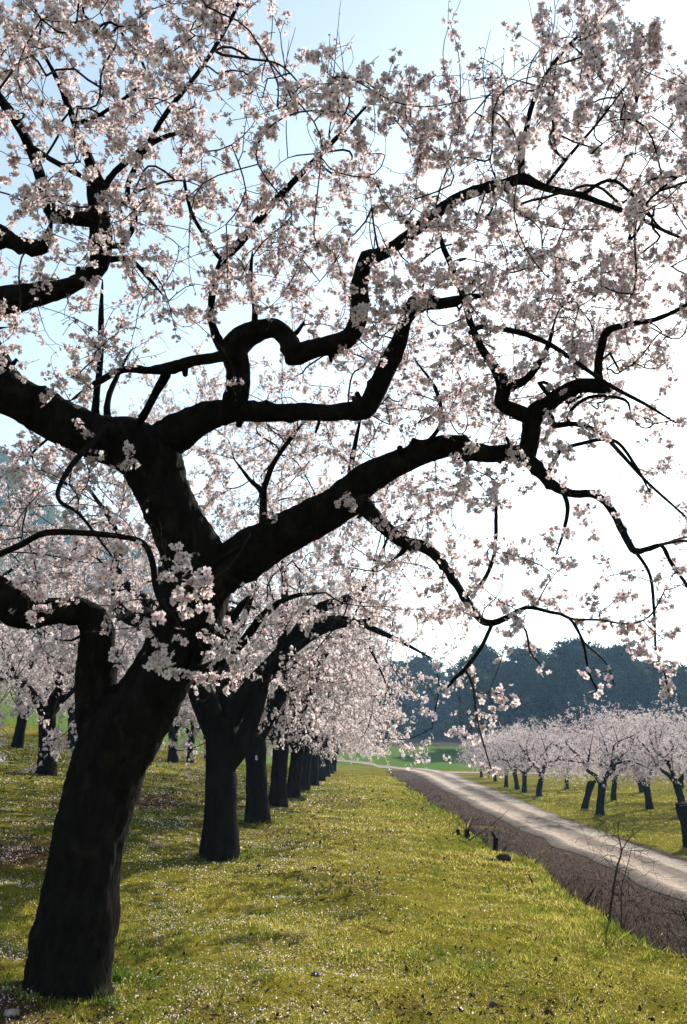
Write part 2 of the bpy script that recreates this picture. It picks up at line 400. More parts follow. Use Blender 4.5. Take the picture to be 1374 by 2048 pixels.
# ------------------------------------------------------------------ tree building
class Tree:
    """branch skeleton: nodes with a parent; thick traced limbs first, then twigs grown to reach target points"""
    def __init__(s, seed):
        s.p, s.par, s.r = [], [], []
        s.rng = np.random.default_rng(seed)
    def limb(s, pts, rad, parent=-1, step=0.06, rough=0.0):
        pts = np.asarray(pts, float); rad = np.asarray(rad, float)
        n = len(pts); out = []
        ext = np.vstack([2 * pts[0] - pts[1], pts, 2 * pts[-1] - pts[-2]])
        for i in range(n - 1):
            p0, p1, p2, p3 = ext[i], ext[i + 1], ext[i + 2], ext[i + 3]
            k = max(1, int(np.linalg.norm(p2 - p1) / step))
            for t in np.arange(k) / k:
                out.append((0.5 * (2 * p1 + (p2 - p0) * t + (2 * p0 - 5 * p1 + 4 * p2 - p3) * t * t + (3 * p1 - p0 - 3 * p2 + p3) * t ** 3), rad[i] * (1 - t) + rad[i + 1] * t))
        out.append((pts[-1], rad[-1]))
        last = parent
        if parent >= 0 and len(out) > 2: out = out[1:]
        for k, (q, r) in enumerate(out):
            s.p.append(q + (s.rng.normal(0, rough * min(r, .035), 3) if 0 < k < len(out) - 1 and rough else 0)); s.r.append(r); s.par.append(last); last = len(s.p) - 1
        return last
    def nearest(s, q):
        return int(np.argmin(np.sum((np.asarray(s.p) - q) ** 2, 1)))
    def grow(s, targets, step=0.07, curl=0.35, droop=0.0, up=0.0, maxlen=2.5, jit=0.012):
        T = np.asarray(targets, float)
        P = np.zeros((len(s.p) + len(T) * 30 + 10, 3)); n0 = len(s.p); P[:n0] = s.p; n = n0
        d = np.array([np.min(np.sum((P[:n] - t) ** 2, 1)) for t in T])
        for ti in np.argsort(d):
            t = T[ti]
            dd = np.sum((P[:n] - t) ** 2, 1); i = int(np.argmin(dd)); L = math.sqrt(dd[i])
            if L < 0.04 or L > maxlen: continue
            p0 = P[i]
            j = s.par[i]
            tan = (p0 - P[j]) if j >= 0 else np.array([0, 0, 1.0])
            tan = tan / (np.linalg.norm(tan) + 1e-9)
            tan = tan * 0.35 + 0.8 * (t - p0) / L + s.rng.normal(0, 0.22, 3) + np.array([0, 0, up])
            c1 = p0 + tan * L * curl
            c2 = t - (t - p0) * 0.3 + s.rng.normal(0, 0.06 * L, 3) + np.array([0, 0, droop * L])
            k = int(min(28, max(2, L / step)))
            last = i
            for a in (np.arange(k) + 1) / k:
                q = (1 - a) ** 3 * p0 + 3 * (1 - a) ** 2 * a * c1 + 3 * (1 - a) * a * a * c2 + a ** 3 * t
                if a < 1: q = q + s.rng.normal(0, jit, 3)
                P[n] = q; s.p.append(q); s.r.append(0.0); s.par.append(last); last = n; n += 1
    def finish(s, tip=0.0016, expo=2.45, smooth=3):
        n = len(s.p); s.P = np.array(s.p); s.par = np.array(s.par); fx = np.array(s.r); s.fixed = fx.copy()
        kid = np.full(n, -1)
        for i in range(n - 1, 0, -1):
            if s.par[i] >= 0: kid[s.par[i]] = i
        fr = np.where((fx == 0) & (s.par >= 0) & (kid >= 0))[0]
        for _ in range(smooth):                   # ease the elbows of the grown twigs
            Q = s.P.copy(); Q[fr] = .5 * s.P[fr] + .25 * (s.P[s.par[fr]] + s.P[kid[fr]]); s.P = Q
        acc = np.zeros(n); s.kids = [[] for _ in range(n)]
        R_ = np.zeros(n)
        for i in range(n - 1, -1, -1):
            a = acc[i] if acc[i] > 0 else tip ** expo
            r = a ** (1 / expo)
            R_[i] = fx[i] if fx[i] > 0 else r
            if s.par[i] >= 0:
                acc[s.par[i]] += a; s.kids[s.par[i]].append(i)
        for i in range(n):                        # never thicker than what carries it
            if s.par[i] >= 0 and fx[i] == 0: R_[i] = min(R_[i], R_[s.par[i]])
        s.R = R_
    def chains(s):
        out, start = [], [(i, -1) for i in range(len(s.P)) if s.par[i] < 0]
        while start:
            i, frm = start.pop(); c = ([frm] if frm >= 0 else []) + [i]
            while s.kids[i]:
                ks = sorted(s.kids[i], key=lambda k: -(s.R[k] + (1e-4 if k == i + 1 else 0)))
                for k in ks[1:]: start.append((k, i))
                i = ks[0]; c.append(i)
            out.append((c, frm >= 0))
        return out
    def tubes(s, thick=0.011, rough=0.05, sides=(22, 9, 4), seed=0, knots=0.0):
        """-> (verts, quads) of limbs and of twigs"""
        res = {0: ([], [], 0), 1: ([], [], 0)}
        for c, joined in s.chains():
            c = np.array(c); p = s.P[c]; r = s.R[c].copy()
            if joined: r[0] = r[1]
            if len(c) < 2: continue
            big = r.max() > thick
            k = sides[0] if r.max() > 0.045 else (sides[1] if r.max() > 0.012 else sides[2])
            t = np.gradient(p, axis=0); t /= np.linalg.norm(t, axis=1)[:, None] + 1e-9
            ref = np.array([1.0, 0.13, 0.07]) if abs(t[0] @ np.array([1.0, .13, .07])) < 0.9 else np.array([0.1, 1.0, 0.05])
            u = np.zeros_like(p); u[0] = ref - t[0] * (ref @ t[0]); u[0] /= np.linalg.norm(u[0])
            for i in range(1, len(p)):
                v = u[i - 1] - t[i] * (u[i - 1] @ t[i]); u[i] = v / (np.linalg.norm(v) + 1e-9)
            b = np.cross(t, u)
            ang = np.arange(k) * 2 * math.pi / k
            dirs = u[:, None] * np.cos(ang)[None, :, None] + b[:, None] * np.sin(ang)[None, :, None]
            rr = np.repeat(r[:, None], k, 1)
            if big and rough:
                q = p[:, None] + dirs * r[:, None, None]
                n1 = fbm(q[..., 0] * 7, q[..., 1] * 7, q[..., 2] * 3.2, seed + 3) - 0.5
                n2 = fbm(q[..., 0] * 26, q[..., 1] * 26, q[..., 2] * 15, seed + 9) - 0.5
                amp = np.minimum(rr, 0.2)
                rr = rr * (1 + rough * 2.4 * n1) + amp * rough * 2.6 * n2
                if r.max() > .05 and knots:
                    for _ in range(int(len(p) * knots)):
                        m_ = s.rng.integers(2, max(3, len(p) - 1)); c_ = q[m_, s.rng.integers(0, k)]; w_ = s.rng.uniform(.18, .5) * r[m_] + .012
                        rr = rr + s.rng.uniform(.12, .42) * min(r[m_], .11) * np.exp(-np.sum((q - c_) ** 2, -1) / w_ ** 2)
            v = p[:, None] + dirs * rr[..., None]
            V, Q, o = res[0 if big else 1]
            n = len(c); ii = o + np.arange(n * k).reshape(n, k); jj = np.roll(ii, -1, 1)
            V.append(v.reshape(-1, 3)); Q.append(np.stack([ii[:-1], jj[:-1], jj[1:], ii[1:]], -1).reshape(-1, 4))
            tip = (p[-1] + t[-1] * r[-1] * 0.6)[None]; V.append(tip)
            cap = np.stack([ii[-1], jj[-1], np.full(k, o + n * k), np.full(k, o + n * k)], -1)
            cap_t = np.stack([ii[-1], jj[-1], np.full(k, o + n * k)], -1)
            res[0 if big else 1] = (V, Q, o + n * k + 1)
            s._caps = getattr(s, '_caps', {0: [], 1: []}); s._caps[0 if big else 1].append(cap_t)
        return res

def tree_meshes(tr, parent, base, names=('trunk', 'twigs'), mats=None, **kw):
    mats = mats or (M_BARK, M_TWIG)
    tr._caps = {0: [], 1: []}
    res = tr.tubes(**kw); out = []
    for k in (0, 1):
        V, Q, o = res[k]
        if not V: continue
        me = mesh_np(names[k], np.vstack(V) - base, [np.vstack(Q), np.vstack(tr._caps[k])], [mats[k]], None, None, True)
        out.append(obj(names[k], me, parent))
    return out

# five-petalled blossoms, each a cupped ring of notched petals with a dark eye, stamens and calyx
def _template(hi):
    V, tint, F = [], [], {3: [], 4: [], 6: []}
    for k in range(5):
        a = 2 * math.pi * k / 5; ca, sa = math.cos(a), math.sin(a)
        if hi: L = [(.05, -.05, .0, .72), (.05, .05, .0, .72), (.52, .36, .13, .12), (.95, .21, .27, .0), (.86, .0, .24, .05), (.95, -.21, .27, .0), (.52, -.36, .13, .12)]
        else: L = [(.03, 0, .0, .5), (.58, .41, .16, .05), (1.0, 0, .28, .0), (.58, -.41, .16, .05)]
        o = len(V)
        for x, y, z, tn in L:
            V.append((x * ca - y * sa, x * sa + y * ca, z)); tint.append(tn)
        if hi: F[4].append((o, o + 1, o + 2, o + 6)); F[4].append((o + 6, o + 2, o + 3, o + 4)); F[3].append((o + 6, o + 4, o + 5))
        else: F[4].append((o, o + 1, o + 2, o + 3))
    np_ = {k: len(v) for k, v in F.items()}
    o = len(V); kk = 4 if hi else 3
    for k in range(kk):
        a = 2 * math.pi * k / kk; V.append((.17 * math.cos(a), .17 * math.sin(a), -.03)); tint.append(0)
    V.append((0, 0, -.5)); tint.append(0)
    for k in range(kk): F[3].append((o + k, o + (k + 1) % kk, o + kk))
    if hi:
        for k in range(4):
            a = 2 * math.pi * k / 4 + .4; o = len(V)
            V += [(.05 * math.cos(a + 1), .05 * math.sin(a + 1), 0), (.05 * math.cos(a - 1), .05 * math.sin(a - 1), 0), (.24 * math.cos(a), .24 * math.sin(a), .34)]
            tint += [1, 1, 1]; F[3].append((o, o + 1, o + 2))
    return np.array(V), np.array(tint), F, np_, kk
TPL = {True: _template(True), False: _template(False)}

def blossom_mesh(name, C, D, S, base, rng, hi=True):
    V0, t0, F, npet, kk = TPL[hi]
    n = len(C)
    D = D / (np.linalg.norm(D, axis=1)[:, None] + 1e-9)
    ref = np.where(np.abs(D[:, 2:3]) < 0.9, np.array([[0, 0, 1.0]]), np.array([[1.0, 0, 0]]))
    T = np.cross(ref, D); T /= np.linalg.norm(T, axis=1)[:, None]
    B = np.cross(D, T)
    sp = rng.uniform(0, 6.28, n); T, B = T * np.cos(sp)[:, None] + B * np.sin(sp)[:, None], B * np.cos(sp)[:, None] - T * np.sin(sp)[:, None]
    cup = rng.uniform(0.2, 2.2, n); spread = np.clip(1.12 - 0.16 * cup, 0.6, 1.1)
    x = V0[None, :, 0] * (S * spread)[:, None]; y = V0[None, :, 1] * (S * spread)[:, None]
    z = np.where(V0[None, :, 2] > 0, V0[None, :, 2] * cup[:, None], V0[None, :, 2]) * S[:, None]
    z = z + np.where(V0[None, :, 2] > .1, rng.normal(0, 0.07, (n, len(V0))) * S[:, None], 0)
    P = C[:, None] + x[..., None] * T[:, None] + y[..., None] * B[:, None] + z[..., None] * D[:, None] - base
    m = len(V0); off = (np.arange(n) * m)[:, None, None]
    f4 = (np.array(F[4])[None] + off).reshape(-1, 4)
    f3 = (np.array(F[3])[None] + off).reshape(-1, 3)
    mi3 = np.zeros(len(F[3])); mi3[npet[3]:npet[3] + kk] = 1
    tint = np.clip(t0[None] + rng.uniform(0, 0.13, (n, 1)) * 1.0, 0, 1).ravel()
    return mesh_np(name, P.reshape(-1, 3), [f4, f3], [M_PETAL, M_CALYX], [0, np.tile(mi3, n)], {'tint': tint})

def blossom_spots(tr, rng, density, rmax=0.0055, per=2.2, size=(0.0175, 0.0225), spread=0.036, weight=None):
    """clusters of flowers sitting on the thin twigs"""
    idx = np.where((tr.R < rmax) & (tr.fixed < 0.006))[0]
    w = np.full(len(idx), density) if weight is None else density * weight(tr.P[idx])
    cl = vnoise(tr.P[idx, 0] * 4.5, tr.P[idx, 1] * 4.5, tr.P[idx, 2] * 4.5, 71)      # bare stretches and dense pompons
    w = w * ss(0.36, 0.66, cl) * 2.1
    idx = idx[rng.random(len(idx)) < w]
    cnt = rng.poisson(per, len(idx)) + 1
    c = np.repeat(tr.P[idx], cnt, 0)
    d = rng.normal(0, 1, c.shape); d[:, 2] += 0.15; d /= np.linalg.norm(d, axis=1)[:, None]
    S = rng.uniform(*size, len(c))
    return c + d * (rng.uniform(0.35, 1.0, len(c)) * spread)[:, None], d + rng.normal(0, .3, d.shape), S

def bud_mesh(name, tr, base, rng, frac=0.25, size=0.012):
    """small pointed buds and first leaves along the bare shoots"""
    idx = np.where((tr.R < 0.004) & (tr.fixed < 0.006))[0]; idx = idx[rng.random(len(idx)) < frac]
    n = len(idx); p = tr.P[idx]; ax = p - tr.P[tr.par[idx]]; ax /= np.linalg.norm(ax, axis=1)[:, None] + 1e-9
    d = ax * 0.8 + rng.normal(0, .55, (n, 3)); d /= np.linalg.norm(d, axis=1)[:, None]
    s = np.cross(d, rng.normal(0, 1, (n, 3))); s /= np.linalg.norm(s, axis=1)[:, None] + 1e-9
    L = rng.uniform(.6, 1.8, n)[:, None] * size
    V = np.stack([p, p + d * L * .5 + s * L * .22, p + d * L, p + d * L * .5 - s * L * .22], 1) - base
    return mesh_np(name, V.reshape(-1, 3), [np.arange(4 * n).reshape(n, 4)], [M_BUD])

# ------------------------------------------------------------------ the big front tree
def main_tree():
    rng = np.random.default_rng(5)
    tr = Tree(11)
    def L(pts, parent=None, rough=0.03, step=0.034):
        P_, r_ = [], []
        for px, py, w, Yd in pts:
            p, t = at(px, py, Yd); P_.append(p); w = w * .92 if (w > 30 and parent is not None) else w; r_.append((w if len(P_) < len(pts) else min(w, 3)) * 0.5 / FPX * t)
        if parent is None: par = -1
        else:
            par = tr.nearest(P_[0])
        return tr.limb(P_, r_, par, step, rough)
    L([(128, 2012, 200, 6.26), (131, 1972, 176, 6.28), (138, 1935, 166, 6.28), (146, 1890, 158, 6.3), (160, 1800, 145, 6.3), (175, 1700, 142, 6.3), (199, 1600, 142, 6.3), (217, 1535, 147, 6.3),
       (238, 1485, 154, 6.3), (264, 1440, 146, 6.3), (294, 1400, 130, 6.3), (328, 1344, 122, 6.3), (350, 1300, 118, 6.3), (374, 1245, 122, 6.3), (390, 1200, 128, 6.28), (402, 1150, 128, 6.25), (385, 1100, 116, 6.2), (352, 1040, 106, 6.15), (322, 970, 108, 6.1), (298, 915, 116, 6.05),
       (255, 888, 104, 6.0), (190, 872, 92, 5.95), (110, 838, 84, 5.9), (45, 802, 82, 5.8), (5, 765, 78, 5.7), (-25, 715, 74, 5.6), (-60, 660, 68, 5.45), (-110, 590, 60, 5.2)], rough=0.02)
    L([(214, 1545, 100, 6.3), (207, 1500, 104, 6.3), (199, 1450, 96, 6.3), (195, 1400, 90, 6.28), (192, 1345, 88, 6.25), (193, 1295, 78, 6.2), (190, 1255, 72, 6.15), (168, 1226, 62, 6.1), (125, 1220, 56, 6.0), (80, 1224, 56, 5.9), (40, 1222, 74, 5.85), (5, 1200, 88, 5.8), (-40, 1170, 74, 5.7), (-130, 1150, 60, 5.4), (-260, 1080, 40, 5.0)], 1)
    L([(302, 905, 100, 6.05), (345, 872, 84, 6.0), (395, 842, 70, 5.95), (440, 826, 58, 5.9), (480, 822, 46, 5.85), (540, 826, 40, 5.8), (600, 823, 38, 5.7), (655, 826, 36, 5.6), (695, 822, 38, 5.5), (728, 818, 44, 5.45), (748, 790, 42, 5.4), (765, 755, 42, 5.35), (782, 718, 42, 5.3),
       (800, 680, 34, 5.2), (812, 640, 26, 5.1), (838, 603, 40, 5.0), (880, 607, 22, 4.9), (930, 597, 16, 4.8), (990, 585, 11, 4.6)], 1)
    L([(468, 815, 58, 5.85), (474, 775, 52, 5.75), (476, 735, 52, 5.7), (468, 700, 62, 5.6), (492, 672, 54, 5.55), (520, 660, 44, 5.5), (550, 656, 42, 5.45), (575, 678, 42, 5.4), (592, 708, 44, 5.3), (622, 698, 42, 5.2), (662, 690, 42, 5.1), (698, 674, 42, 5.0), (716, 640, 40, 4.9), (719, 600, 38, 4.8), (722, 560, 37, 4.7), (734, 516, 36, 4.6),
       (752, 512, 28, 4.55), (790, 492, 24, 4.5), (848, 446, 24, 4.35), (906, 402, 23, 4.2), (960, 380, 22, 4.1), (1010, 368, 22, 4.0), (1046, 358, 22, 3.95), (1090, 376, 14, 3.9), (1150, 388, 12, 3.85), (1210, 408, 11, 3.8), (1270, 432, 9, 3.75), (1330, 462, 7, 3.7), (1420, 500, 5, 3.6)], 1)
    L([(1042, 358, 15, 3.95), (1043, 310, 14, 3.9), (1052, 262, 12, 3.85), (1066, 205, 10, 3.75), (1098, 140, 8, 3.65), (1140, 88, 7, 3.6), (1192, 40, 5, 3.5)], 1)
    L([(1165, 392, 9, 3.85), (1190, 372, 8, 3.8), (1230, 362, 7, 3.75), (1285, 410, 6, 3.7), (1320, 455, 5, 3.7), (1374, 480, 4, 3.6)], 1)
    L([(1088, 375, 8, 3.9), (1140, 310, 7, 3.8), (1200, 240, 5, 3.7), (1260, 160, 4, 3.6)], 1)
    L([(445, 700, 26, 5.6), (428, 660, 17, 5.5), (422, 620, 15, 5.4), (428, 575, 14, 5.3), (446, 522, 18, 5.1), (480, 485, 17, 4.9), (530, 425, 15, 4.6), (590, 360, 13, 4.3), (640, 310, 11, 4.1), (690, 258, 8, 3.9), (745, 200, 5, 3.7)], 1)
    L([(440, 520, 10, 5.1), (415, 480, 8, 5.0), (385, 430, 8, 4.9), (370, 370, 7, 4.7), (362, 300, 6, 4.5)], 1)
    L([(505, 670, 15, 5.5), (510, 620, 12, 5.4), (500, 560, 10, 5.2), (505, 500, 8, 5.0)], 1)
    L([(466, 705, 30, 5.6), (432, 715, 22, 5.5), (385, 722, 20, 5.4), (345, 735, 28, 5.3), (300, 741, 15, 5.25), (245, 740, 14, 5.2), (190, 768, 14, 5.1), (140, 802, 12, 5.0)], 1)
    L([(335, 745, 22, 5.3), (312, 785, 16, 5.5), (285, 835, 16, 5.8), (262, 868, 16, 5.95)], 1)
    L([(190, 860, 20, 5.95), (192, 800, 15, 5.9), (200, 730, 13, 5.8), (202, 640, 12, 5.7), (205, 560, 12, 5.6)], 1)
    L([(215, 858, 18, 5.95), (216, 800, 12, 6.0), (240, 740, 10, 6.1), (262, 700, 8, 6.2)], 1)
    # right-hand limb
    L([(405, 1165, 106, 6.28), (450, 1138, 104, 6.25), (505, 1102, 101, 6.2), (560, 1072, 94, 6.15), (620, 1042, 88, 6.05), (675, 1010, 81, 5.95), (720, 968, 74, 5.85), (770, 938, 61, 5.75), (830, 912, 52, 5.65), (895, 892, 50, 5.55), (940, 902, 41, 5.5), (985, 908, 36, 5.4), (1030, 906, 34, 5.35),
       (1068, 930, 28, 5.25), (1100, 966, 20, 5.1), (1140, 986, 17, 5.0), (1190, 990, 16, 4.9), (1222, 1018, 15, 4.8), (1245, 1062, 15, 4.7), (1270, 1102, 14, 4.6), (1310, 1092, 8, 4.5), (1374, 1082, 6, 4.35), (1450, 1110, 4, 4.2)], 1)
    L([(1055, 915, 42, 5.35), (1062, 872, 40, 5.3), (1068, 830, 44, 5.2), (1098, 806, 36, 5.1), (1135, 780, 31, 5.0), (1170, 770, 30, 4.9), (1208, 776, 26, 4.8), (1222, 784, 14, 4.78)], 1)
    L([(1200, 775, 18, 4.8), (1196, 735, 18, 4.7), (1203, 695, 17, 4.6), (1215, 662, 16, 4.5), (1262, 648, 12, 4.4), (1320, 636, 9, 4.25), (1380, 606, 7, 4.1), (1450, 570, 5, 3.9)], 1)
    L([(1066, 835, 34, 5.2), (1030, 822, 30, 5.2), (1004, 805, 30, 5.15), (1008, 772, 30, 5.1), (985, 728, 19, 5.0), (962, 695, 16, 4.9), (940, 640, 12, 4.8), (915, 560, 12, 4.6), (885, 490, 10, 4.4), (870, 420, 8, 4.2)], 1)
    L([(1012, 775, 24, 5.1), (1048, 762, 16, 5.0), (1076, 730, 13, 4.9), (1096, 692, 10, 4.8), (1110, 640, 7, 4.6)], 1)
    L([(935, 672, 12, 4.8), (960, 654, 11, 4.8), (1035, 664, 11, 4.7), (1098, 688, 10, 4.6), (1160, 730, 9, 4.5), (1222, 772, 8, 4.4), (1290, 808, 7, 4.3), (1352, 846, 5, 4.2)], 1)
    L([(1102, 830, 14, 5.15), (1108, 850, 13, 5.1), (1150, 848, 10, 5.0), (1200, 865, 9, 4.9), (1240, 905, 8, 4.8), (1290, 960, 6, 4.65), (1345, 1010, 5, 4.5), (1400, 1060, 4, 4.4)], 1)
    L([(1110, 905, 9, 5.0), (1150, 890, 8, 4.95), (1225, 880, 7, 4.85), (1270, 930, 6, 4.7), (1300, 985, 5, 4.6)], 1)
    L([(1130, 845, 7, 5.0), (1150, 812, 7, 4.95), (1190, 792, 7, 4.9), (1250, 800, 6, 4.8), (1262, 830, 5, 4.75)], 1)
    L([(1118, 968, 10, 5.0), (1135, 1010, 9, 4.95), (1128, 1060, 7, 4.85), (1112, 1110, 5, 4.8)], 1)
    L([(1272, 1103, 8, 4.6), (1300, 1150, 7, 4.5), (1308, 1220, 6, 4.3), (1312, 1300, 5, 4.1), (1330, 1350, 4, 4.0), (1338, 1392, 3, 3.9)], 1)
    L([(1325, 1090, 8, 4.5), (1345, 1130, 7, 4.4), (1380, 1180, 6, 4.3), (1410, 1240, 4, 4.1)], 1)
    # lower drooping branch
    L([(700, 985, 50, 5.9), (745, 1030, 30, 5.7), (800, 1080, 26, 5.4), (850, 1095, 24, 5.1), (888, 1130, 18, 4.8), (925, 1188, 16, 4.5), (958, 1236, 15, 4.25), (985, 1246, 14, 4.1), (1020, 1232, 11, 4.0), (1052, 1215, 8, 3.95), (1100, 1224, 7, 3.9), (1138, 1236, 6, 3.85), (1165, 1282, 5, 3.75), (1178, 1345, 4, 3.65), (1198, 1388, 3, 3.6)], 1)
    L([(935, 1195, 9, 4.5), (965, 1165, 9, 4.55), (988, 1110, 8, 4.6), (992, 1040, 8, 4.7), (990, 960, 7, 4.9)], 1)
    L([(985, 1246, 9, 4.1), (962, 1295, 8, 3.95), (930, 1338, 8, 3.85), (905, 1362, 7, 3.8), (890, 1384, 5, 3.75)], 1)
    L([(930, 1338, 6, 3.85), (945, 1368, 6, 3.75), (952, 1420, 5, 3.65), (958, 1455, 4, 3.55), (972, 1505, 3, 3.5), (985, 1545, 3, 3.45)], 1)
    L([(1030, 1236, 6, 4.0), (1052, 1262, 5, 3.9), (1058, 1295, 5, 3.85), (1068, 1315, 4, 3.8), (1090, 1336, 3, 3.75)], 1)
    L([(1140, 1240, 5, 3.85), (1200, 1240, 5, 3.8), (1255, 1248, 4, 3.75), (1300, 1232, 4, 3.7), (1330, 1180, 3, 3.7)], 1)
    L([(1165, 1282, 4, 3.75), (1185, 1300, 4, 3.7), (1215, 1330, 3, 3.6), (1228, 1370, 3, 3.55)], 1)
    # upper left limbs
    L([(-85, 620, 60, 5.3), (-30, 612, 62, 5.2), (15, 600, 62, 5.1), (60, 592, 52, 5.0), (115, 580, 38, 4.9), (160, 562, 34, 4.8), (196, 530, 44, 4.7), (202, 480, 50, 4.6), (198, 430, 46, 4.5), (192, 380, 42, 4.35), (182, 330, 22, 4.2), (160, 280, 14, 4.0), (140, 220, 12, 3.8), (110, 150, 9, 3.6), (70, 80, 7, 3.4)], 1)
    L([(105, 440, 30, 4.6), (95, 400, 24, 4.45), (78, 345, 22, 4.25), (62, 300, 20, 4.1), (30, 238, 20, 3.9), (-5, 190, 18, 3.7), (-60, 110, 12, 3.4)], 1)
    L([(-60, 640, 40, 5.3), (-20, 470, 26, 4.8), (35, 488, 30, 4.7), (85, 492, 30, 4.6), (105, 440, 26, 4.55)], 1)
    L([(60, 292, 12, 4.1), (100, 318, 11, 4.1), (150, 345, 11, 4.15), (190, 370, 11, 4.3)], 1)
    L([(198, 400, 16, 4.4), (225, 350, 13, 4.2), (290, 295, 12, 4.0), (340, 270, 9, 3.9), (390, 262, 6, 3.8)], 1)
    L([(240, 500, 12, 4.7), (270, 440, 11, 4.5), (255, 375, 11, 4.3), (290, 300, 10, 4.1), (330, 230, 10, 3.9), (385, 160, 9, 3.7), (420, 110, 8, 3.6), (450, 60, 8, 3.45), (480, 0, 7, 3.3), (510, -80, 5, 3.1)], 1)
    L([(205, 520, 14, 4.7), (260, 520, 10, 4.8), (300, 560, 8, 4.85), (330, 595, 7, 4.9)], 1)
    L([(150, 250, 9, 3.9), (215, 220, 7, 3.8), (290, 150, 6, 3.6), (240, 60, 5, 3.4), (200, -30, 4, 3.2)], 1)
    L([(430, 105, 6, 3.6), (445, 110, 6, 3.6), (500, 118, 5, 3.5), (560, 130, 4, 3.45), (610, 180, 3, 3.4)], 1)
    # shoots low on the trunk
    L([(385, 1345, 26, 6.2), (425, 1332, 20, 5.9), (480, 1290, 18, 5.5), (525, 1232, 16, 5.1), (580, 1195, 10, 4.8), (650, 1185, 6, 4.6)], 1, 0.01)
    L([(395, 1305, 22, 6.2), (440, 1272, 18, 5.9), (480, 1215, 16, 5.6), (500, 1190, 10, 5.4)], 1, 0.01)
    L([(415, 1150, 14, 5.95), (440, 1120, 12, 5.75), (490, 1090, 10, 5.5), (545, 1040, 8, 5.3)], 1, 0.01)
    # slim branches arching in front of the trunk
    L([(-130, 1160, 24, 5.4), (-90, 1150, 16, 4.2), (0, 1108, 13, 3.3), (45, 1088, 13, 3.1), (90, 1066, 13, 3.0), (165, 1066, 12, 2.95), (240, 1073, 12, 2.9), (285, 1085, 12, 2.85), (304, 1120, 13, 2.8), (312, 1175, 13, 2.75), (330, 1218, 10, 2.7), (352, 1238, 6, 2.7)], 1, 0.01)
    L([(225, 850, 16, 5.9), (165, 905, 12, 5.3), (125, 960, 10, 4.9), (118, 1000, 8, 4.7), (160, 1030, 7, 4.5), (230, 1120, 5, 4.3)], 1, 0.01)
    L([(525, 985, 12, 6.9), (548, 925, 10, 6.8), (585, 872, 9, 6.7), (604, 848, 8, 6.6)], 1, 0.01)
    L([(526, 1075, 16, 6.3), (524, 1030, 12, 6.7), (524, 985, 12, 6.9), (500, 960, 8, 6.9), (468, 918, 6, 6.8)], 1, 0.01)
    L([(700, 1000, 16, 6.2), (702, 935, 12, 6.3), (712, 880, 9, 6.4), (725, 820, 8, 6.4)], 1, 0.01)
    L([(830, 910, 10, 5.6), (880, 850, 8, 5.4), (872, 780, 8, 5.3), (830, 720, 8, 5.2)], 1, 0.01)
    n_sk = len(tr.p)

    thickn = [i for i in range(n_sk) if .035 < tr.r[i] < .2 and tr.par[i] >= 0 and tr.p[i][2] > 1.6]
    for i in rng.choice(thickn, 46, replace=False):         # pruning stubs and spurs on the old limbs
        p, r = np.array(tr.p[i]), tr.r[i]; ax = p - np.array(tr.p[tr.par[i]]); d = np.cross(ax, rng.normal(0, 1, 3)); d /= np.linalg.norm(d) + 1e-9
        ln = r + rng.uniform(.02, .09); w_ = min(r * .5, rng.uniform(.010, .030))
        tr.limb([p, p + d * ln * .6, p + d * ln + rng.normal(0, .012, 3)], [w_ * 1.3, w_ * 1.15, w_ * .8], int(i), .03, .05)
    n_sk = len(tr.p)

    # where the twigs reach to: the room the crown fills, denser overhead, thin on the right below
    def Yc(py): return np.interp(py, [-150, 100, 350, 600, 800, 1000, 1250], [2.9, 3.3, 3.9, 4.7, 5.4, 5.9, 6.2])
    topx = [-250, 0, 330, 470, 560, 620, 690, 760, 830, 880, 940, 1010, 1080, 1200, 1250, 1310, 1374, 1600]
    topy = [-160, -110, -80, -30, 70, 150, 140, 150, 250, 235, 160, 125, 60, 0, 70, 100, 150, 220]
    botx = [-250, 0, 200, 330, 420, 600, 720, 850, 1000, 1120, 1250, 1400, 1600]
    boty = [820, 760, 800, 700, 640, 620, 700, 800, 880, 860, 780, 690, 640]
    T = []
    def add(px, py, Yd, lim=3.0):
        p, t = at(px, py, Yd)
        if t > lim and p[2] > 0.9: T.append(p)
    k = 0
    while k < 1700:
        px, py = rng.uniform(-220, 1520), rng.uniform(-150, 880)
        if py < np.interp(px, topx, topy) or py > np.interp(px, botx, boty): continue
        add(px, py, Yc(py) + rng.normal(0, 0.55)); k += 1
    for _ in range(260):                                    # behind and between the limbs
        px, py = rng.uniform(380, 1010), rng.uniform(690, 1090)
        if py < 1150 - 0.2 * px or px < 700: add(px, py, rng.uniform(6.2, 8.0))
    for _ in range(190):                                    # left, under the limb that leaves the frame
        add(rng.uniform(-150, 330), rng.uniform(880, 1240), rng.uniform(5.4, 7.8))
    for _ in range(34):
        add(rng.uniform(-100, 300), rng.uniform(900, 1150), rng.uniform(3.4, 4.8))
    for _ in range(330):
        px, py = rng.uniform(560, 1260), rng.uniform(540, 1000)
        if py < np.interp(px, [560, 900, 1260], [900, 1000, 800]): add(px, py, Yc(py) + .25 + abs(rng.normal(0, 1.0)))
    for _ in range(230):
        px, py = rng.uniform(900, 1450), rng.uniform(360, 740)
        if py < np.interp(px, [900, 1250, 1450], [740, 700, 600]): add(px, py, Yc(py) + rng.normal(.3, .7))
    for _ in range(190):                                    # thin right-hand side
        px, py = rng.uniform(880, 1500), rng.uniform(820, 1300)
        if py < np.interp(px, [880, 1000, 1100, 1374, 1500], [1150, 1270, 1290, 1330, 1350]): add(px, py, np.interp(py, [820, 1300], [5.2, 3.8]) + rng.normal(0, 0.25))
    for _ in range(75):                                     # sprays in front of the row
        add(rng.uniform(680, 960), rng.uniform(930, 1250), rng.uniform(4.6, 6.4))
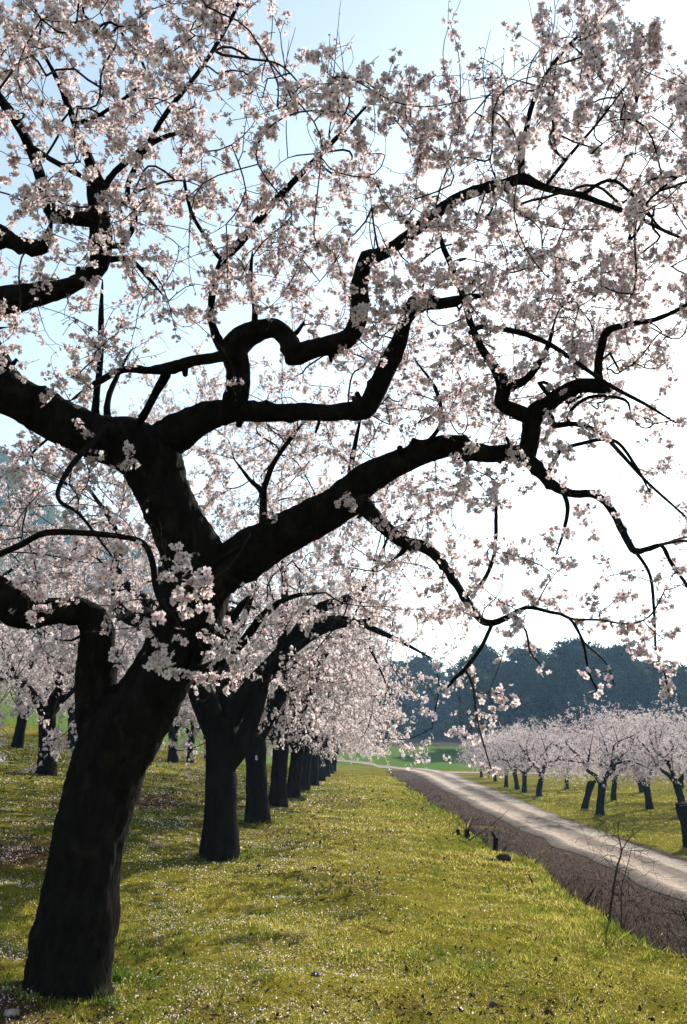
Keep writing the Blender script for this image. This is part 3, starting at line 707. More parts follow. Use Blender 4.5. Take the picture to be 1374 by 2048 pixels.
    for _ in range(40):
        add(rng.uniform(400, 720), rng.uniform(1120, 1400), rng.uniform(4.2, 5.6))
    CL = [(370, 1115), (352, 1140), (368, 1196), (398, 1210), (375, 1222), (318, 1232), (288, 1240), (308, 1278), (325, 1300), (304, 1328), (258, 1272), (240, 1312), (364, 1266), (385, 1160), (402, 1160), (412, 1185), (240, 1090), (215, 1140), (270, 1060)]
    near_pts = [(q, 2.72) for q in CL] + [((72, 1312), 3.1), ((440, 1255), 3.2), ((462, 1290), 3.2)]
    low_pts = [((985, 1382), 3.72), ((1012, 1388), 3.72), ((965, 1388), 3.72), ((1000, 1405), 3.7), ((988, 1420), 3.7), ((948, 1440), 3.6), ((965, 1440), 3.6), ((975, 1452), 3.6), ((955, 1478), 3.55), ((975, 1530), 3.48), ((990, 1550), 3.45), ((982, 1545), 3.45),
               ((1090, 1340), 3.75), ((1170, 1350), 3.65), ((1200, 1345), 3.6), ((1215, 1358), 3.55), ((1197, 1385), 3.6), ((1335, 1360), 4.0), ((1345, 1335), 4.0), ((1328, 1395), 3.9), ((1265, 1305), 3.75), ((1285, 1303), 3.75), ((1320, 1295), 4.1), ((465, 765), 4.6), ((455, 770), 4.6), ((480, 768), 4.6),
               ((1175, 1200), 3.8), ((1190, 1225), 3.8), ((1205, 1240), 3.8), ((1150, 1215), 3.85), ((1255, 1270), 3.75), ((1240, 1255), 3.75), ((1265, 1250), 3.75), ((1250, 1190), 3.8), ((1065, 1200), 3.95), ((1020, 1205), 4.0), ((1000, 1210), 4.05)]
    for (q, Yd) in low_pts: add(q[0], q[1], Yd)
    for (q, Yd) in near_pts: add(q[0], q[1], Yd, 1.8)
    tr.grow(T, up=0.22, jit=0.010)
    # fine spurs all over the outer twigs
    base_n = len(tr.p); cand = np.arange(n_sk, base_n); pick = rng.choice(cand, 5200, replace=False)
    P0 = np.array(tr.p)[pick]
    tr.grow(P0 + rng.normal(0, 0.085, P0.shape) + np.array([0, 0, 0.02]), step=0.035, maxlen=0.4, jit=0.004)
    # upright bare shoots above the crown
    shoots = [(595, 60, 150), (675, 20, 190), (695, 15, 200), (655, 60, 170), (840, 105, 190), (862, 150, 240), (898, 0, 230), (905, 45, 230), (1015, 30, 120), (1070, 40, 100), (1100, 20, 90), (1285, 60, 160), (1365, 5, 150), (1130, -20, 80), (835, 210, 270), (800, 180, 250), (330, -40, 60), (400, -60, 50), (230, -60, 40), (1240, 95, 190), (1345, 160, 260), (565, 190, 290), (505, 190, 280), (780, 230, 320), (250, 115, 200), (975, 240, 320), (1110, 170, 260)]
    for _ in range(40):
        px = rng.uniform(380, 1420); yt = float(np.interp(px, topx, topy)); shoots.append((px, yt - rng.uniform(-60, 75), yt + rng.uniform(40, 100)))
    for px, py, yb in shoots:
        b, _ = at(px + rng.uniform(-25, 25), yb + 40, Yc(yb + 40)); i = tr.nearest(b)
        tip, _ = at(px, py, max(3.0, Yc(py) + rng.normal(0, .1)))
        tip = tip + (tr.p[i] - b); b = tr.p[i]
        mid = (b + tip) / 2 + rng.normal(0, 0.03, 3)
        e = tr.limb([b, mid, tip], [0.0036, 0.0026, 0.0012], i, 0.05)
        for _ in range(3):
            j = e - int(rng.integers(2, 12))
            if j > 0:
                q = np.array(tr.p[j]); tr.limb([q, q + (tip - b) * 0.14 + rng.normal(0, .05, 3)], [0.002, 0.001], j, 0.04)
    tr.finish()
    base = np.array([-1.95, 6.3, gzf(-1.95, 6.3) - 0.02])
    root = empty('almond_tree', base)
    tag(root, 'huge dark almond tree nearest the camera with a leaning trunk and wide crooked limbs', 'tree')
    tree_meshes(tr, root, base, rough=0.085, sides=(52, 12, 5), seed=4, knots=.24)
    def wgt(P):
        # flowers sit thinner on the outer right-hand sprays and on the bare whips at the top
        d = P - np.array([0, 0, CAMZ]); a = d[:, 0] / d[:, 1]
        low = ss(3.9, 3.0, P[:, 2]) * ss(0.12, 0.22, a)
        return 1 - 0.45 * low
    c, d, S = blossom_spots(tr, rng, 0.66, weight=wgt, per=3.8)
    ex = []
    for lst, n in ((near_pts, 5), (low_pts, 4)):
        for (q, Yd) in lst:
            p, t = at(q[0], q[1], Yd)
            for _ in range(n): ex.append(p + rng.normal(0, 0.017, 3))
    ex = np.array(ex); dx = rng.normal(0, 1, ex.shape); dx[:, 1] -= 0.5
    c = np.vstack([c, ex]); d = np.vstack([d, dx]); S = np.concatenate([S, rng.uniform(.017, .021, len(ex))])
    print('main tree nodes', len(tr.P), 'flowers', len(c))
    obj('blossom_crown', blossom_mesh('blossom_crown', c, d, S, base, rng, True), root)
    obj('leaf_buds', bud_mesh('leaf_buds', tr, base, rng, 0.4, 0.014), root)
    # a few dried almonds left from last year
    for px, py, Yd in ((470, 165, 3.5), (478, 172, 3.5), (565, 205, 3.6)):
        p, _ = at(px, py, Yd)
        th = np.linspace(0, math.pi, 7); ph = np.arange(8) * 2 * math.pi / 8
        v = np.array([(0.008 * math.sin(a) * math.cos(b), 0.006 * math.sin(a) * math.sin(b), -0.017 * math.cos(a) * (1 + .2 * math.cos(a))) for a in th for b in ph])
        f = np.array([(i * 8 + j, i * 8 + (j + 1) % 8, (i + 1) * 8 + (j + 1) % 8, (i + 1) * 8 + j) for i in range(6) for j in range(8)])
        q = tr.P[int(np.argmin(np.sum((tr.P - p) ** 2, 1)))]
        o = obj('dried_almond', mesh_np('dried_almond', v, [f], [M_HUSK], None, None, True), root, Vector(q - base) + Vector((0, 0, -0.018)))
main_tree()

# ------------------------------------------------------------------ orchard trees behind
def orchard_variant(seed, kind, r0=0.27, limbs=None, hf=None, bend=.09, nt_=760, skirt=1.3, per=3.2):
    """unit tree standing at the origin, about 4.9 m high -> list of (name, mesh)"""
    rng = np.random.default_rng(seed); tr = Tree(seed)
    lean = rng.normal(0, bend, 2); h = hf or rng.uniform(1.25, 1.5)
    fork = np.array([lean[0] * h, lean[1] * h, h])
    tr.limb([(0, 0, -0.25), (0, 0, 0), (lean[0] * .3, lean[1] * .3, h * .35), fork * [.7, .7, .72], fork], [r0 * 1.5, r0 * 1.22, r0 * .96, r0 * .92, r0 * 1.02], -1, 0.08, 0.03)
    top = len(tr.p) - 1
    n = 3 if kind != 1 else 4
    for pts, rr in limbs or ():
        i = tr.nearest(np.array(pts[0])); tr.limb(pts, rr, i, .08, .03)
    a0 = rng.uniform(0, 6.28)
    for k in range(n):
        a = a0 + 2 * math.pi * k / n + rng.normal(0, .25); u = np.array([math.cos(a), math.sin(a), 0]); v = np.array([-u[1], u[0], 0]); j = lambda s: rng.normal(0, s)
        b = fork + np.array([0, 0, -0.05])
        L1 = [b, b + u * .35 + [0, 0, .45], b + u * .75 + v * j(.12) + [0, 0, .85 + j(.1)], b + u * 1.15 + v * j(.25) + [0, 0, 1.15 + j(.15)], b + u * 1.7 + v * j(.3) + [0, 0, 1.7 + j(.2)], b + u * 2.1 + v * j(.3) + [0, 0, 2.2]]
        e = tr.limb(L1, [r0 * .62, r0 * .52, r0 * .42, r0 * .32, r0 * .17, r0 * .07], top, 0.08, 0.03)
        i1 = top + 1 + (len(tr.p) - top) // 2 if k == 0 else e - (e - top) // 3
        i1 = tr.nearest(b + u * .9 + [0, 0, 1.0]); q = np.array(tr.p[i1])
        tr.limb([q, q + u * .5 + v * .35 + [0, 0, .12], q + u * 1.1 + v * .6 + [0, 0, .05 + j(.15)], q + u * 1.6 + v * .7 + [0, 0, -.25]], [r0 * .3, r0 * .22, r0 * .14, r0 * .05], i1, 0.08, 0.03)
        i2 = tr.nearest(b + u * .7 + [0, 0, .8]); q = np.array(tr.p[i2])
        tr.limb([q, q - v * .3 + u * .1 + [0, 0, .5], q - v * .45 + u * .05 + [0, 0, 1.1], q - v * .5 - u * .2 + [0, 0, 1.8]], [r0 * .3, r0 * .22, r0 * .13, r0 * .05], i2, 0.08, 0.03)
    T = []
    while len(T) < nt_:
        d = rng.normal(0, 1, 3); d /= np.linalg.norm(d); rr = rng.uniform(.35, 1) ** .5
        p = np.array([0, 0, 2.95]) + d * rr * np.array([2.75, 2.75, 1.75])
        p[:2] += lean * 2
        if p[2] < skirt + 0.1 + 0.25 * rng.random() or (math.hypot(p[0], p[1]) < 1.3 and p[2] < 2.1): continue
        if vnoise(p[0] * .9, p[1] * .9, p[2] * .9, seed) < .36: continue
        T.append(p)
    for _ in range(170):                                   # blossom skirt hanging low round the rim
        a = rng.uniform(0, 6.28); q = rng.uniform(1.9, 2.95); T.append(np.array([q * math.cos(a) + lean[0], q * math.sin(a) + lean[1], rng.uniform(skirt, 2.5)]))
    for _ in range(26):                                    # upright shoots
        a = rng.uniform(0, 6.28); q = rng.uniform(.2, 2.0); z = 4.55 - .22 * q * q
        T.append(np.array([q * math.cos(a), q * math.sin(a), z + rng.uniform(0, .55)]))
    tr.grow(T, step=0.13, up=0.1, jit=0.02)
    m0 = len(tr.p); pick = rng.choice(np.arange(m0 // 8, m0), 3200); P0 = np.array(tr.p)[pick]
    tr.grow(P0 + rng.normal(0, .14, P0.shape), step=0.07, maxlen=.6, jit=0.006)
    tr.finish(0.0019)
    out = []
    tr._caps = {0: [], 1: []}; res = tr.tubes(thick=0.02, rough=0.06, sides=(14, 6, 3), seed=seed)
    for k, nm in ((0, 'trunk'), (1, 'twigs')):
        V, Q, o = res[k]
        out.append((nm, mesh_np(nm, np.vstack(V), [np.vstack(Q), np.vstack(tr._caps[k])], [(M_BARK, M_TWIG)[k]], None, None, True)))
    c, d, S = blossom_spots(tr, rng, 0.85, rmax=0.009, per=per, size=(0.018, 0.024), spread=0.05)
    print('variant', seed, 'flowers', len(c))
    out.append(('blossom_crown', blossom_mesh('blossom_crown', c, d, S, np.zeros(3), rng, False)))
    return out

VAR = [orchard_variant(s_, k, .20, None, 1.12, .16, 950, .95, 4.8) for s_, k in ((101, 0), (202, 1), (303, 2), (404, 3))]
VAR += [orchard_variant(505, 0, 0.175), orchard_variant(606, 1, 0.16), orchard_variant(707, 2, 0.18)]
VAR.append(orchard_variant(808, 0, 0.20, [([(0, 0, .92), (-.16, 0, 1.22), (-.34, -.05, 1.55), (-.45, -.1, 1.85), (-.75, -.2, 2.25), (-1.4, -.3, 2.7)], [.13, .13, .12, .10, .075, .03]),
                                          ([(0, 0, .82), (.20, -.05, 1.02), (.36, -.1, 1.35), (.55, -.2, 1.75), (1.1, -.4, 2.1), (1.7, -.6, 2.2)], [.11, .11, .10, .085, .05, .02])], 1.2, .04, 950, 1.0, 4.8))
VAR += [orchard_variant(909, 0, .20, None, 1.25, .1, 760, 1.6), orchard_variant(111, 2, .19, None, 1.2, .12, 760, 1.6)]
PROTO = {}
def orchard_tree(v, x, y, rz, sc, label, group, name='almond_tree', sz=None):
    if v not in PROTO:
        r = empty(name, (0, 0, 0))
        for nm, me in VAR[v]: obj(nm, me, r)
        PROTO[v] = r; o = r
    else:
        o = copy_tree(PROTO[v])
    o.location = (x, y, gzf(x, y)); o.rotation_euler = (0, 0, rz); o.scale = (sc, sc, sz or sc)
    return tag(o, label, 'tree', group)

GR = 'almond trees of the long row behind the front tree'
ORD = ['second', 'third', 'fourth', 'fifth', 'sixth', 'seventh', 'eighth', 'ninth', 'tenth', 'eleventh']
row = [(-1.90, 13.05, 7, 0.0, 1.44), (-1.93, 18.9, 1, 2.3, 1.42), (-1.90, 24.1, 2, 4.0, 1.37), (-1.75, 28.6, 3, 1.0, 1.32), (-1.62, 33.6, 0, 3.3, 1.32), (-1.44, 40.2, 1, 5.1, 1.29), (-1.27, 46.5, 2, 0.2, 1.28), (-1.1, 53, 3, 2.5, 1.28), (-0.95, 60, 0, 5.5, 1.28), (-0.85, 67, 1, 1.3, 1.28)]
for k, (x, y, v, rz, sc) in enumerate(row):
    lb = f'{ORD[k]} almond tree of the long row counting from the front tree, ' + (['trunk forking low', 'broad trunk'][k] if k < 2 else 'partly hidden')
    orchard_tree(v, x, y, rz, sc * .92, lb, GR, sz=sc * 1.12)

GL = 'almond trees on the slope left of the row'
left = [(-8.91, 24.8, 8, 0.5, 1.34, 'slope almond tree whose dark trunk stands nearest left of the front trunk'),
        (-15.3, 38.4, 9, 1.5, 1.32, 'slope almond tree with a leaning trunk at the left picture edge'),
        (-9.38, 45.2, 8, 2.0, 1.32, 'thicker left tree of a pair before green wheat, right of the front trunk'),
        (-9.08, 48.9, 9, 3.9, 1.20, 'slope almond tree with a plain Y fork before the green wheat'),
        (-16.6, 50.2, 8, 4.4, 1.26, 'slope almond tree with a slim trunk before the wheat at far left'),
        (-8.97, 54.5, 9, 5.6, 1.26, 'slope almond tree with a slim trunk beside the fork of the second row tree'),
        (-9.2, 38.2, 8, 0.9, 1.32, 'slope almond tree half hidden by the right side of the front trunk'),
        (-8.9, 16.6, 9, 2.7, 1.38, 'slope almond tree whose crown enters from the left edge, its trunk out of frame'),
        (-15.2, 29.5, 8, 4.9, 1.34, 'slope almond tree behind the left edge with blossom over the leaning trunk'),
        (-8.8, 31.4, 9, 3.0, 1.34, 'slope almond tree hidden behind the front trunk, crown showing above its low fork'),
        (-14.9, 45.0, 8, 0.2, 1.32, 'slope almond tree in the gap between the front trunk and the left edge'),
        (-22.0, 47.0, 9, 1.9, 1.32, 'slope almond tree highest on the hillside at far left'),
        (-15.6, 56.0, 8, 2.2, 1.20, 'slope almond tree farthest back at far left by the wheat')]
for x, y, v, rz, sc, lb in left: orchard_tree(v, x, y, rz, sc, lb, GL)

GRT = 'almond trees across the track'
right = [(10.55, 34.5, 4, 0.6, 0.92, 'sturdy leaning orchard tree nearest the track, beside the sawn-off trunk'),
         (14.0, 38.3, 4, 2.2, 0.90, 'orchard tree across the track with a forked trunk, right of the leaning one'),
         (14.07, 34.6, 4, 4.1, 0.92, 'orchard tree across the track with low hanging pink blossom at the right edge'),
         (14.44, 44.6, 5, 5.0, 0.88, 'orchard tree across the track with a straight trunk just behind the leaning one'),
         (11.36, 48.5, 6, 0.9, 0.88, 'orchard tree across the track with a low forked trunk in the middle of its row'),
         (11.3, 52.0, 4, 1.7, 0.86, 'orchard tree across the track, second trunk left of the low forked one'),
         (11.7, 56.0, 6, 3.4, 0.86, 'orchard tree across the track, third trunk left of the low forked one'),
         (11.75, 60.0, 5, 5.9, 0.86, 'orchard tree across the track with a slim trunk beside the hanging spray'),
         (12.9, 70.5, 5, 0.1, 0.86, 'orchard tree across the track near its far corner with a short trunk'),
         (13.1, 78.6, 5, 2.9, 0.82, 'orchard tree across the track, last at the bend'),
         (15.3, 57.0, 5, 3.7, 0.86, 'orchard tree in the second row across the track, centre'),
         (15.2, 64.0, 4, 1.1, 0.84, 'orchard tree in the second row across the track, farther back'),
         (18.8, 52.4, 6, 4.8, 0.86, 'orchard tree in the third row across the track with a pale lit foot'),
         (18.6, 44.5, 6, 0.3, 0.88, 'orchard tree in the third row across the track by the right edge'),
         (18.3, 37.0, 6, 2.6, 0.92, 'orchard tree cut by the right picture edge behind the pollarded stump'),
         (19.2, 61.0, 5, 5.3, 0.84, 'orchard tree in the third row across the track, deep in shade'),
         (23.6, 58.0, 4, 1.4, 0.84, 'orchard tree in the fourth row across the track, mostly hidden'),
         (23.5, 50.0, 6, 3.1, 0.86, 'orchard tree in the fourth row across the track toward the right edge'),
         (14.3, 27.6, 5, 2.0, 0.95, 'orchard tree across the track whose blossom enters high at the right edge')]
for x, y, v, rz, sc, lb in right: orchard_tree(v, x, y, rz, sc, lb, GRT)

# ------------------------------------------------------------------ pollarded trunks and stumps
def stump(name, x, y, h, r, lean, label, knob=1.0, cat='stump', group=None, arms=()):
    tr = Tree(int(x * 100 + y)); z = gzf(x, y); b = np.array([0, 0, 0.0])
    tr.limb([(0, 0, -.1), (0, 0, .02), (lean[0] * .5, lean[1] * .5, h * .5), (lean[0], lean[1], h * .92), (lean[0] * 1.05, lean[1] * 1.05, h)], [r * 1.25, r * 1.1, r * .9, r * 1.0 * knob, r * .8 * knob], -1, max(.03, h / 14), 0.05)
    t = len(tr.p) - 2
    for dx, dy, dz, rr in arms:
        q = np.array(tr.p[t]); tr.limb([q, q + np.array([dx, dy, dz])], [rr, rr * .75], t, .05, .05)
    tr.finish(); root = empty(name, (x, y, z)); tag(root, label, cat, group)
    tree_meshes(tr, root, b, ('trunk', 'shoots'), rough=0.10, thick=0.0, sides=(14, 12, 10), seed=int(y))
    a = np.arange(12) * 2 * math.pi / 12
    tp = np.array([lean[0] * 1.05, lean[1] * 1.05, h + 0.004 + r * .03]); rr = r * .78 * knob
    V = [tp + np.array([rr * math.cos(t_) , rr * math.sin(t_), 0.012 * math.sin(3 * t_)]) for t_ in a] + [tp + np.array([rr * math.cos(t_), rr * math.sin(t_), -0.03]) for t_ in a]
    F4 = np.array([(i, (i + 1) % 12, 12 + (i + 1) % 12, 12 + i) for i in range(12)])
    obj('cut_top', mesh_np('cut_top', np.array(V), [F4, np.arange(12)[None]], [M_WOODCUT]), root)
    return root
stump('tree_stump', 2.72, 18.6, 0.16, 0.06, (0.0, 0), 'short charred stump on the bank edge, right one of a close pair', group='stumps along the bank')
stump('tree_stump', 2.58, 18.9, 0.15, 0.045, (-0.02, 0), 'thin charred stump on the bank edge, left one of a close pair', group='stumps along the bank')
stump('tree_stump', 2.95, 16.5, 0.24, 0.05, (0.02, 0), 'small forked stump poking up from the bank below the close pair', group='stumps along the bank', arms=((-.07, 0, .12, .03),))
stump('pollarded_trunk', 11.0, 38.2, 1.15, 0.15, (0.38, 0), 'leaning sawn-off trunk without crown beside the sturdy orchard tree', 1.15, 'trunk', arms=((.22, 0, .12, .09),))
stump('pollarded_trunk', 9.55, 23.3, 1.08, 0.20, (-0.05, 0), 'thick sawn-off trunk with a knobbly head at the right picture edge', 1.25, 'trunk', arms=((-.22, 0, .1, .1), (.2, 0, .14, .1)))

# ------------------------------------------------------------------ pines behind
def pine_variant(seed):
    rng = np.random.default_rng(seed); tr = Tree(seed); H = 16.0
    tr.limb([(0, 0, -.5), (0, 0, 0), (.15, .1, H * .3), (.1, -.1, H * .6), (0, 0, H * .97)], [.34, .30, .22, .15, .03], -1, .5, .02)
    m = len(tr.p); cl = []
    for k in range(64):
        z = H * (0.015 + 0.985 * (k + rng.random()) / 64); i = int(np.argmin([abs(p[2] - z) for p in tr.p[:m]])); q = np.array(tr.p[i])
        a = rng.uniform(0, 6.28); lob = .55 + .9 * float(vnoise(1.2 * math.cos(a) + 5, 1.2 * math.sin(a) + 5, z * .33, seed))
        f = (z / H); Lr = lob * 3.9 * max(.05, math.sin(math.pi * min(1, .22 + .74 * f))) ** .7 * rng.uniform(.45, 1.25) + .35
        u = np.array([math.cos(a), math.sin(a), 0])
        e = q + u * Lr + [0, 0, Lr * rng.uniform(.05, .45)]
        tr.limb([q, q + u * Lr * .5 + [0, 0, Lr * .05], e], [.06 * (1.2 - f), .04 * (1.2 - f), .012], i, .5)
        for _ in range(int(6 + 10 * Lr)):
            t = rng.uniform(.25, 1.08); c = q + (e - q) * t + rng.normal(0, .5, 3) * [1, 1, .7]; cl.append(c)
    cl = np.array(cl); n = len(cl); per = 20
    C = np.repeat(cl, per, 0) + rng.normal(0, .27, (n * per, 3)) * [1, 1, .7]
    d = rng.normal(0, 1, C.shape); d[:, 2] += .5; d /= np.linalg.norm(d, axis=1)[:, None]
    s = np.cross(d, rng.normal(0, 1, C.shape)); s /= np.linalg.norm(s, axis=1)[:, None]
    L = rng.uniform(.22, .46, len(C))[:, None]
    V = np.stack([C - s * L * .28, C + s * L * .28, C + d * L + s * L * .1, C + d * L * .9 - s * L * .2], 1).reshape(-1, 3)
    big = vnoise(C[:, 0] * .45, C[:, 1] * .45, C[:, 2] * .45, seed + 4)  # broad sunlit and shaded masses of the crown, painted into the needle colour
    sh = np.repeat(np.clip(1.5 * (big - .35) + .3 * (rng.random(len(C)) - .5) + .25 * np.repeat(rng.random(n), per), 0, 1), 4)
    crown = mesh_np('crown', V, [np.arange(len(V)).reshape(-1, 4)], [M_NEEDLE], None, {'shade': sh})
    tr.finish(); tr._caps = {0: [], 1: []}; res = tr.tubes(thick=0.0, rough=0.03, sides=(8, 5, 4), seed=seed)
    Vt, Q, o = res[0]
    trunk = mesh_np('trunk', np.vstack(Vt), [np.vstack(Q), np.vstack(tr._caps[0])], [M_PINEBARK], None, None, True)
    return [('trunk', trunk), ('crown', crown)]
PINES = [pine_variant(s) for s in (7, 8, 9)]
rngp = np.random.default_rng(77)
pine_spots = []
for k in range(22):                                         # front rank, from the field's end to the right
    x = 22.5 + k * 3.9 + rngp.normal(0, .7); pine_spots.append((x, 136 - 0.55 * (x - 22) + rngp.normal(0, 2.2), rngp.uniform(.62, 1.1), 'front'))
for k in range(18):
    x = 25 + k * 3.9 + rngp.normal(0, 1); pine_spots.append((x, 148 - 0.5 * (x - 22) + rngp.normal(0, 3), rngp.uniform(.78, 1.22), 'second'))
for k in range(18):
    pine_spots.append((2 + k * 4.4 + rngp.normal(0, 1), 226 + rngp.normal(0, 5), rngp.uniform(.9, 1.25), 'far'))
for k in range(22):                                         # farther wood, left of the field's end
    x = 4 + k * 3.3 + rngp.normal(0, 1); pine_spots.append((x, 196 + rngp.normal(0, 5), rngp.uniform(.75, 1.15), 'far'))
PP = {}
cnt = {'front': 0, 'second': 0, 'far': 0}
for k, (x, y, sc, rank) in enumerate(pine_spots):
    v = k % 3
    if v not in PP:
        o = empty('pine_tree', (0, 0, 0)); PP[v] = o
        for nm, me in PINES[v]: obj(nm, me, o)
    else: o = copy_tree(PP[v])
    o.location = (x, y, gzf(x, y) - .1); o.rotation_euler = (0, 0, rngp.uniform(0, 6.28)); o.scale = (sc, sc, sc * rngp.uniform(.92, 1.1))
    cnt[rank] += 1
    lab = {'front': 'tall dark green pine in the front rank behind the right-hand orchard', 'second': 'tall pine in the second rank, its top showing over the front pines', 'far': 'hazy pine of the farther wood beyond the green field'}[rank]
    tag(o, lab, 'pine tree', {'front': 'front pines behind the right-hand orchard', 'second': 'second rank of pines', 'far': 'pines beyond the green field'}[rank])

# ------------------------------------------------------------------ bare saplings, scrub
def sapling(x, y, pts, label, n, spread, seed, name='sapling', cat='sapling'):
    tr = Tree(seed); rng = np.random.default_rng(seed); z = gzf(x, y)
    for k_, st in enumerate(pts): tr.limb([np.array(p[:3]) for p in st], [p[3] for p in st], -1 if k_ == 0 else (0 if st[0][2] < .05 else tr.nearest(np.array(st[0][:3]))), 0.04, 0.02)
    T = []
    for _ in range(n):
        T.append(np.array([rng.normal(spread[0], spread[1]), rng.normal(0, .28), rng.uniform(spread[2], spread[3])]))
    tr.grow(T, step=.05, up=.6, jit=.006, maxlen=.7)
    tr.finish(.0017); root = empty(name, (x, y, z)); tag(root, label, cat)
    tree_meshes(tr, root, np.zeros(3), ('stem', 'twigs'), (M_TWIG, M_TWIG), thick=0.006 if n > 20 else 0.0, rough=0.04, sides=(10, 7, 4), seed=seed)
sapling(3.02, 9.75, [[(-.02, 0, -.1, .018), (-.03, 0, .1, .015), (.03, 0, .35, .013), (.10, 0, .6, .011), (.17, 0, .78, .009), (.15, 0, .98, .005), (.2, .02, 1.15, .002)], [(.17, 0, .78, .006), (.28, 0, .92, .006), (.4, 0, 1.0, .004)], [(.09, .03, -.1, .009), (.12, .03, .2, .008), (.15, .05, .4, .007), (.22, .02, .6, .005), (.30, .02, .82, .003)]],
        'bare two-stemmed sapling growing out of the bank at right', 420, (.12, .2, .15, 1.1), 41)
sapling(3.28, 8.3, [[(0, 0, -.1, .012), (.02, 0, .2, .010), (-.03, 0, .45, .006)], [(.05, 0, -.1, .010), (.1, 0, .25, .007), (.16, 0, .45, .004)]],
        'low leafless bush on the bank at the lower right edge', 200, (.02, .25, .08, .62), 42, 'leafless_bush', 'bush')
sapling(2.75, 18.0, [[(-.1, 0, .0, .012), (.1, 0, .12, .010), (.4, 0, .3, .007), (.8, 0, .62, .004)], [(0, 0, 0, .01), (-.25, 0, .12, .006), (-.5, 0, .2, .004)]],
        'low dead bramble with a long arched twig by the paired stumps', 150, (.1, .4, .1, .5), 43, 'dead_bramble', 'bramble')
sapling(2.72, 12.3, [[(0, 0, -.05, .014), (-.02, 0, .08, .011), (-.06, 0, .17, .008)]], 'short broken stick standing at the bank edge', 4, (-.05, .04, .1, .2), 44, 'broken_stick', 'stick')
sapling(-1.25, 30.5, [[(0, 0, -.05, .012), (-.05, 0, .15, .009), (.05, 0, .3, .006)]], 'tiny bare seedling in the grass between row and slope trees', 6, (0, .12, .15, .4), 45, 'bare_seedling', 'seedling')

# ------------------------------------------------------------------ log and stones
def stone(x, y, r, label, m, seed, name='stone', flat=.7, group=None, cat='stone'):
    rng = np.random.default_rng(seed); n, k = 9, 14
    th = np.linspace(0, math.pi, n); ph = np.arange(k) * 2 * math.pi / k
    d = np.array([(math.sin(a) * math.cos(b), math.sin(a) * math.sin(b), math.cos(a)) for a in th for b in ph])
    rad = .75 * r * (.72 + .55 * fbm(d[:, 0] * 1.6 + seed, d[:, 1] * 1.6, d[:, 2] * 1.6, seed)) * (0.94 + .12 * fbm(d[:, 0] * 6, d[:, 1] * 6, d[:, 2] * 6, seed + 5))
    V = d * rad[:, None] * [1.15, .95, flat]
    f = np.array([(i * k + j, (i + 1) * k + j, (i + 1) * k + (j + 1) % k, i * k + (j + 1) % k) for i in range(n - 1) for j in range(k)])
    o = obj(name, mesh_np(name, V, [f], [m]), None, (x, y, gzf(x, y) + r * flat * .12)); o.rotation_euler = (0, 0, rng.uniform(0, 6))
    return tag(o, label, cat, group)
stone(1.44, 6.29, .045, 'dark reddish earth clod low at the right of the foreground grass', M_CLOD, 1, 'earth_clod', .75, cat='clod')
stone(1.08, 6.45, .042, 'grey brown stone half sunk in foreground grass, right of centre', M_ROCK, 2)
stone(.96, 6.62, .032, 'small grey stone just left of the half sunk grey brown stone', M_ROCK, 3)
stone(.67, 6.82, .030, 'small whitish stone in the foreground grass', M_PALEROCK, 4)
stone(-.22, 6.93, .050, 'rounded dark grey stone in the grass at bottom centre', M_ROCK, 5)
stone(-2.08, 5.62, .060, 'pale grey stone lying at the foot of the front tree', M_PALEROCK, 6)
stone(-2.32, 5.75, .05, 'brownish stone beside the pale one at the foot of the front tree', M_CLOD, 8)
stone(-4.2, 10.4, .09, 'large grey stone on the bare soil left of the front trunk', M_ROCK, 9)
stone(-4.75, 11.6, .11, 'rough brown clod on the bare soil behind the large grey stone', M_CLOD, 10, 'earth_clod', .6, cat='clod')
stone(-1.2, 12.2, .06, 'dark stone in the grass right of the second row trunk', M_ROCK, 12)
stone(2.82, 15.0, .19, 'big dark root clump crumbling out of the bank edge', M_CLOD, 13, 'root_clump', .55, cat='clod')
stone(2.55, 14.6, .10, 'smaller clod in front of the root clump at the bank edge', M_CLOD, 14, 'earth_clod', .55, cat='clod')

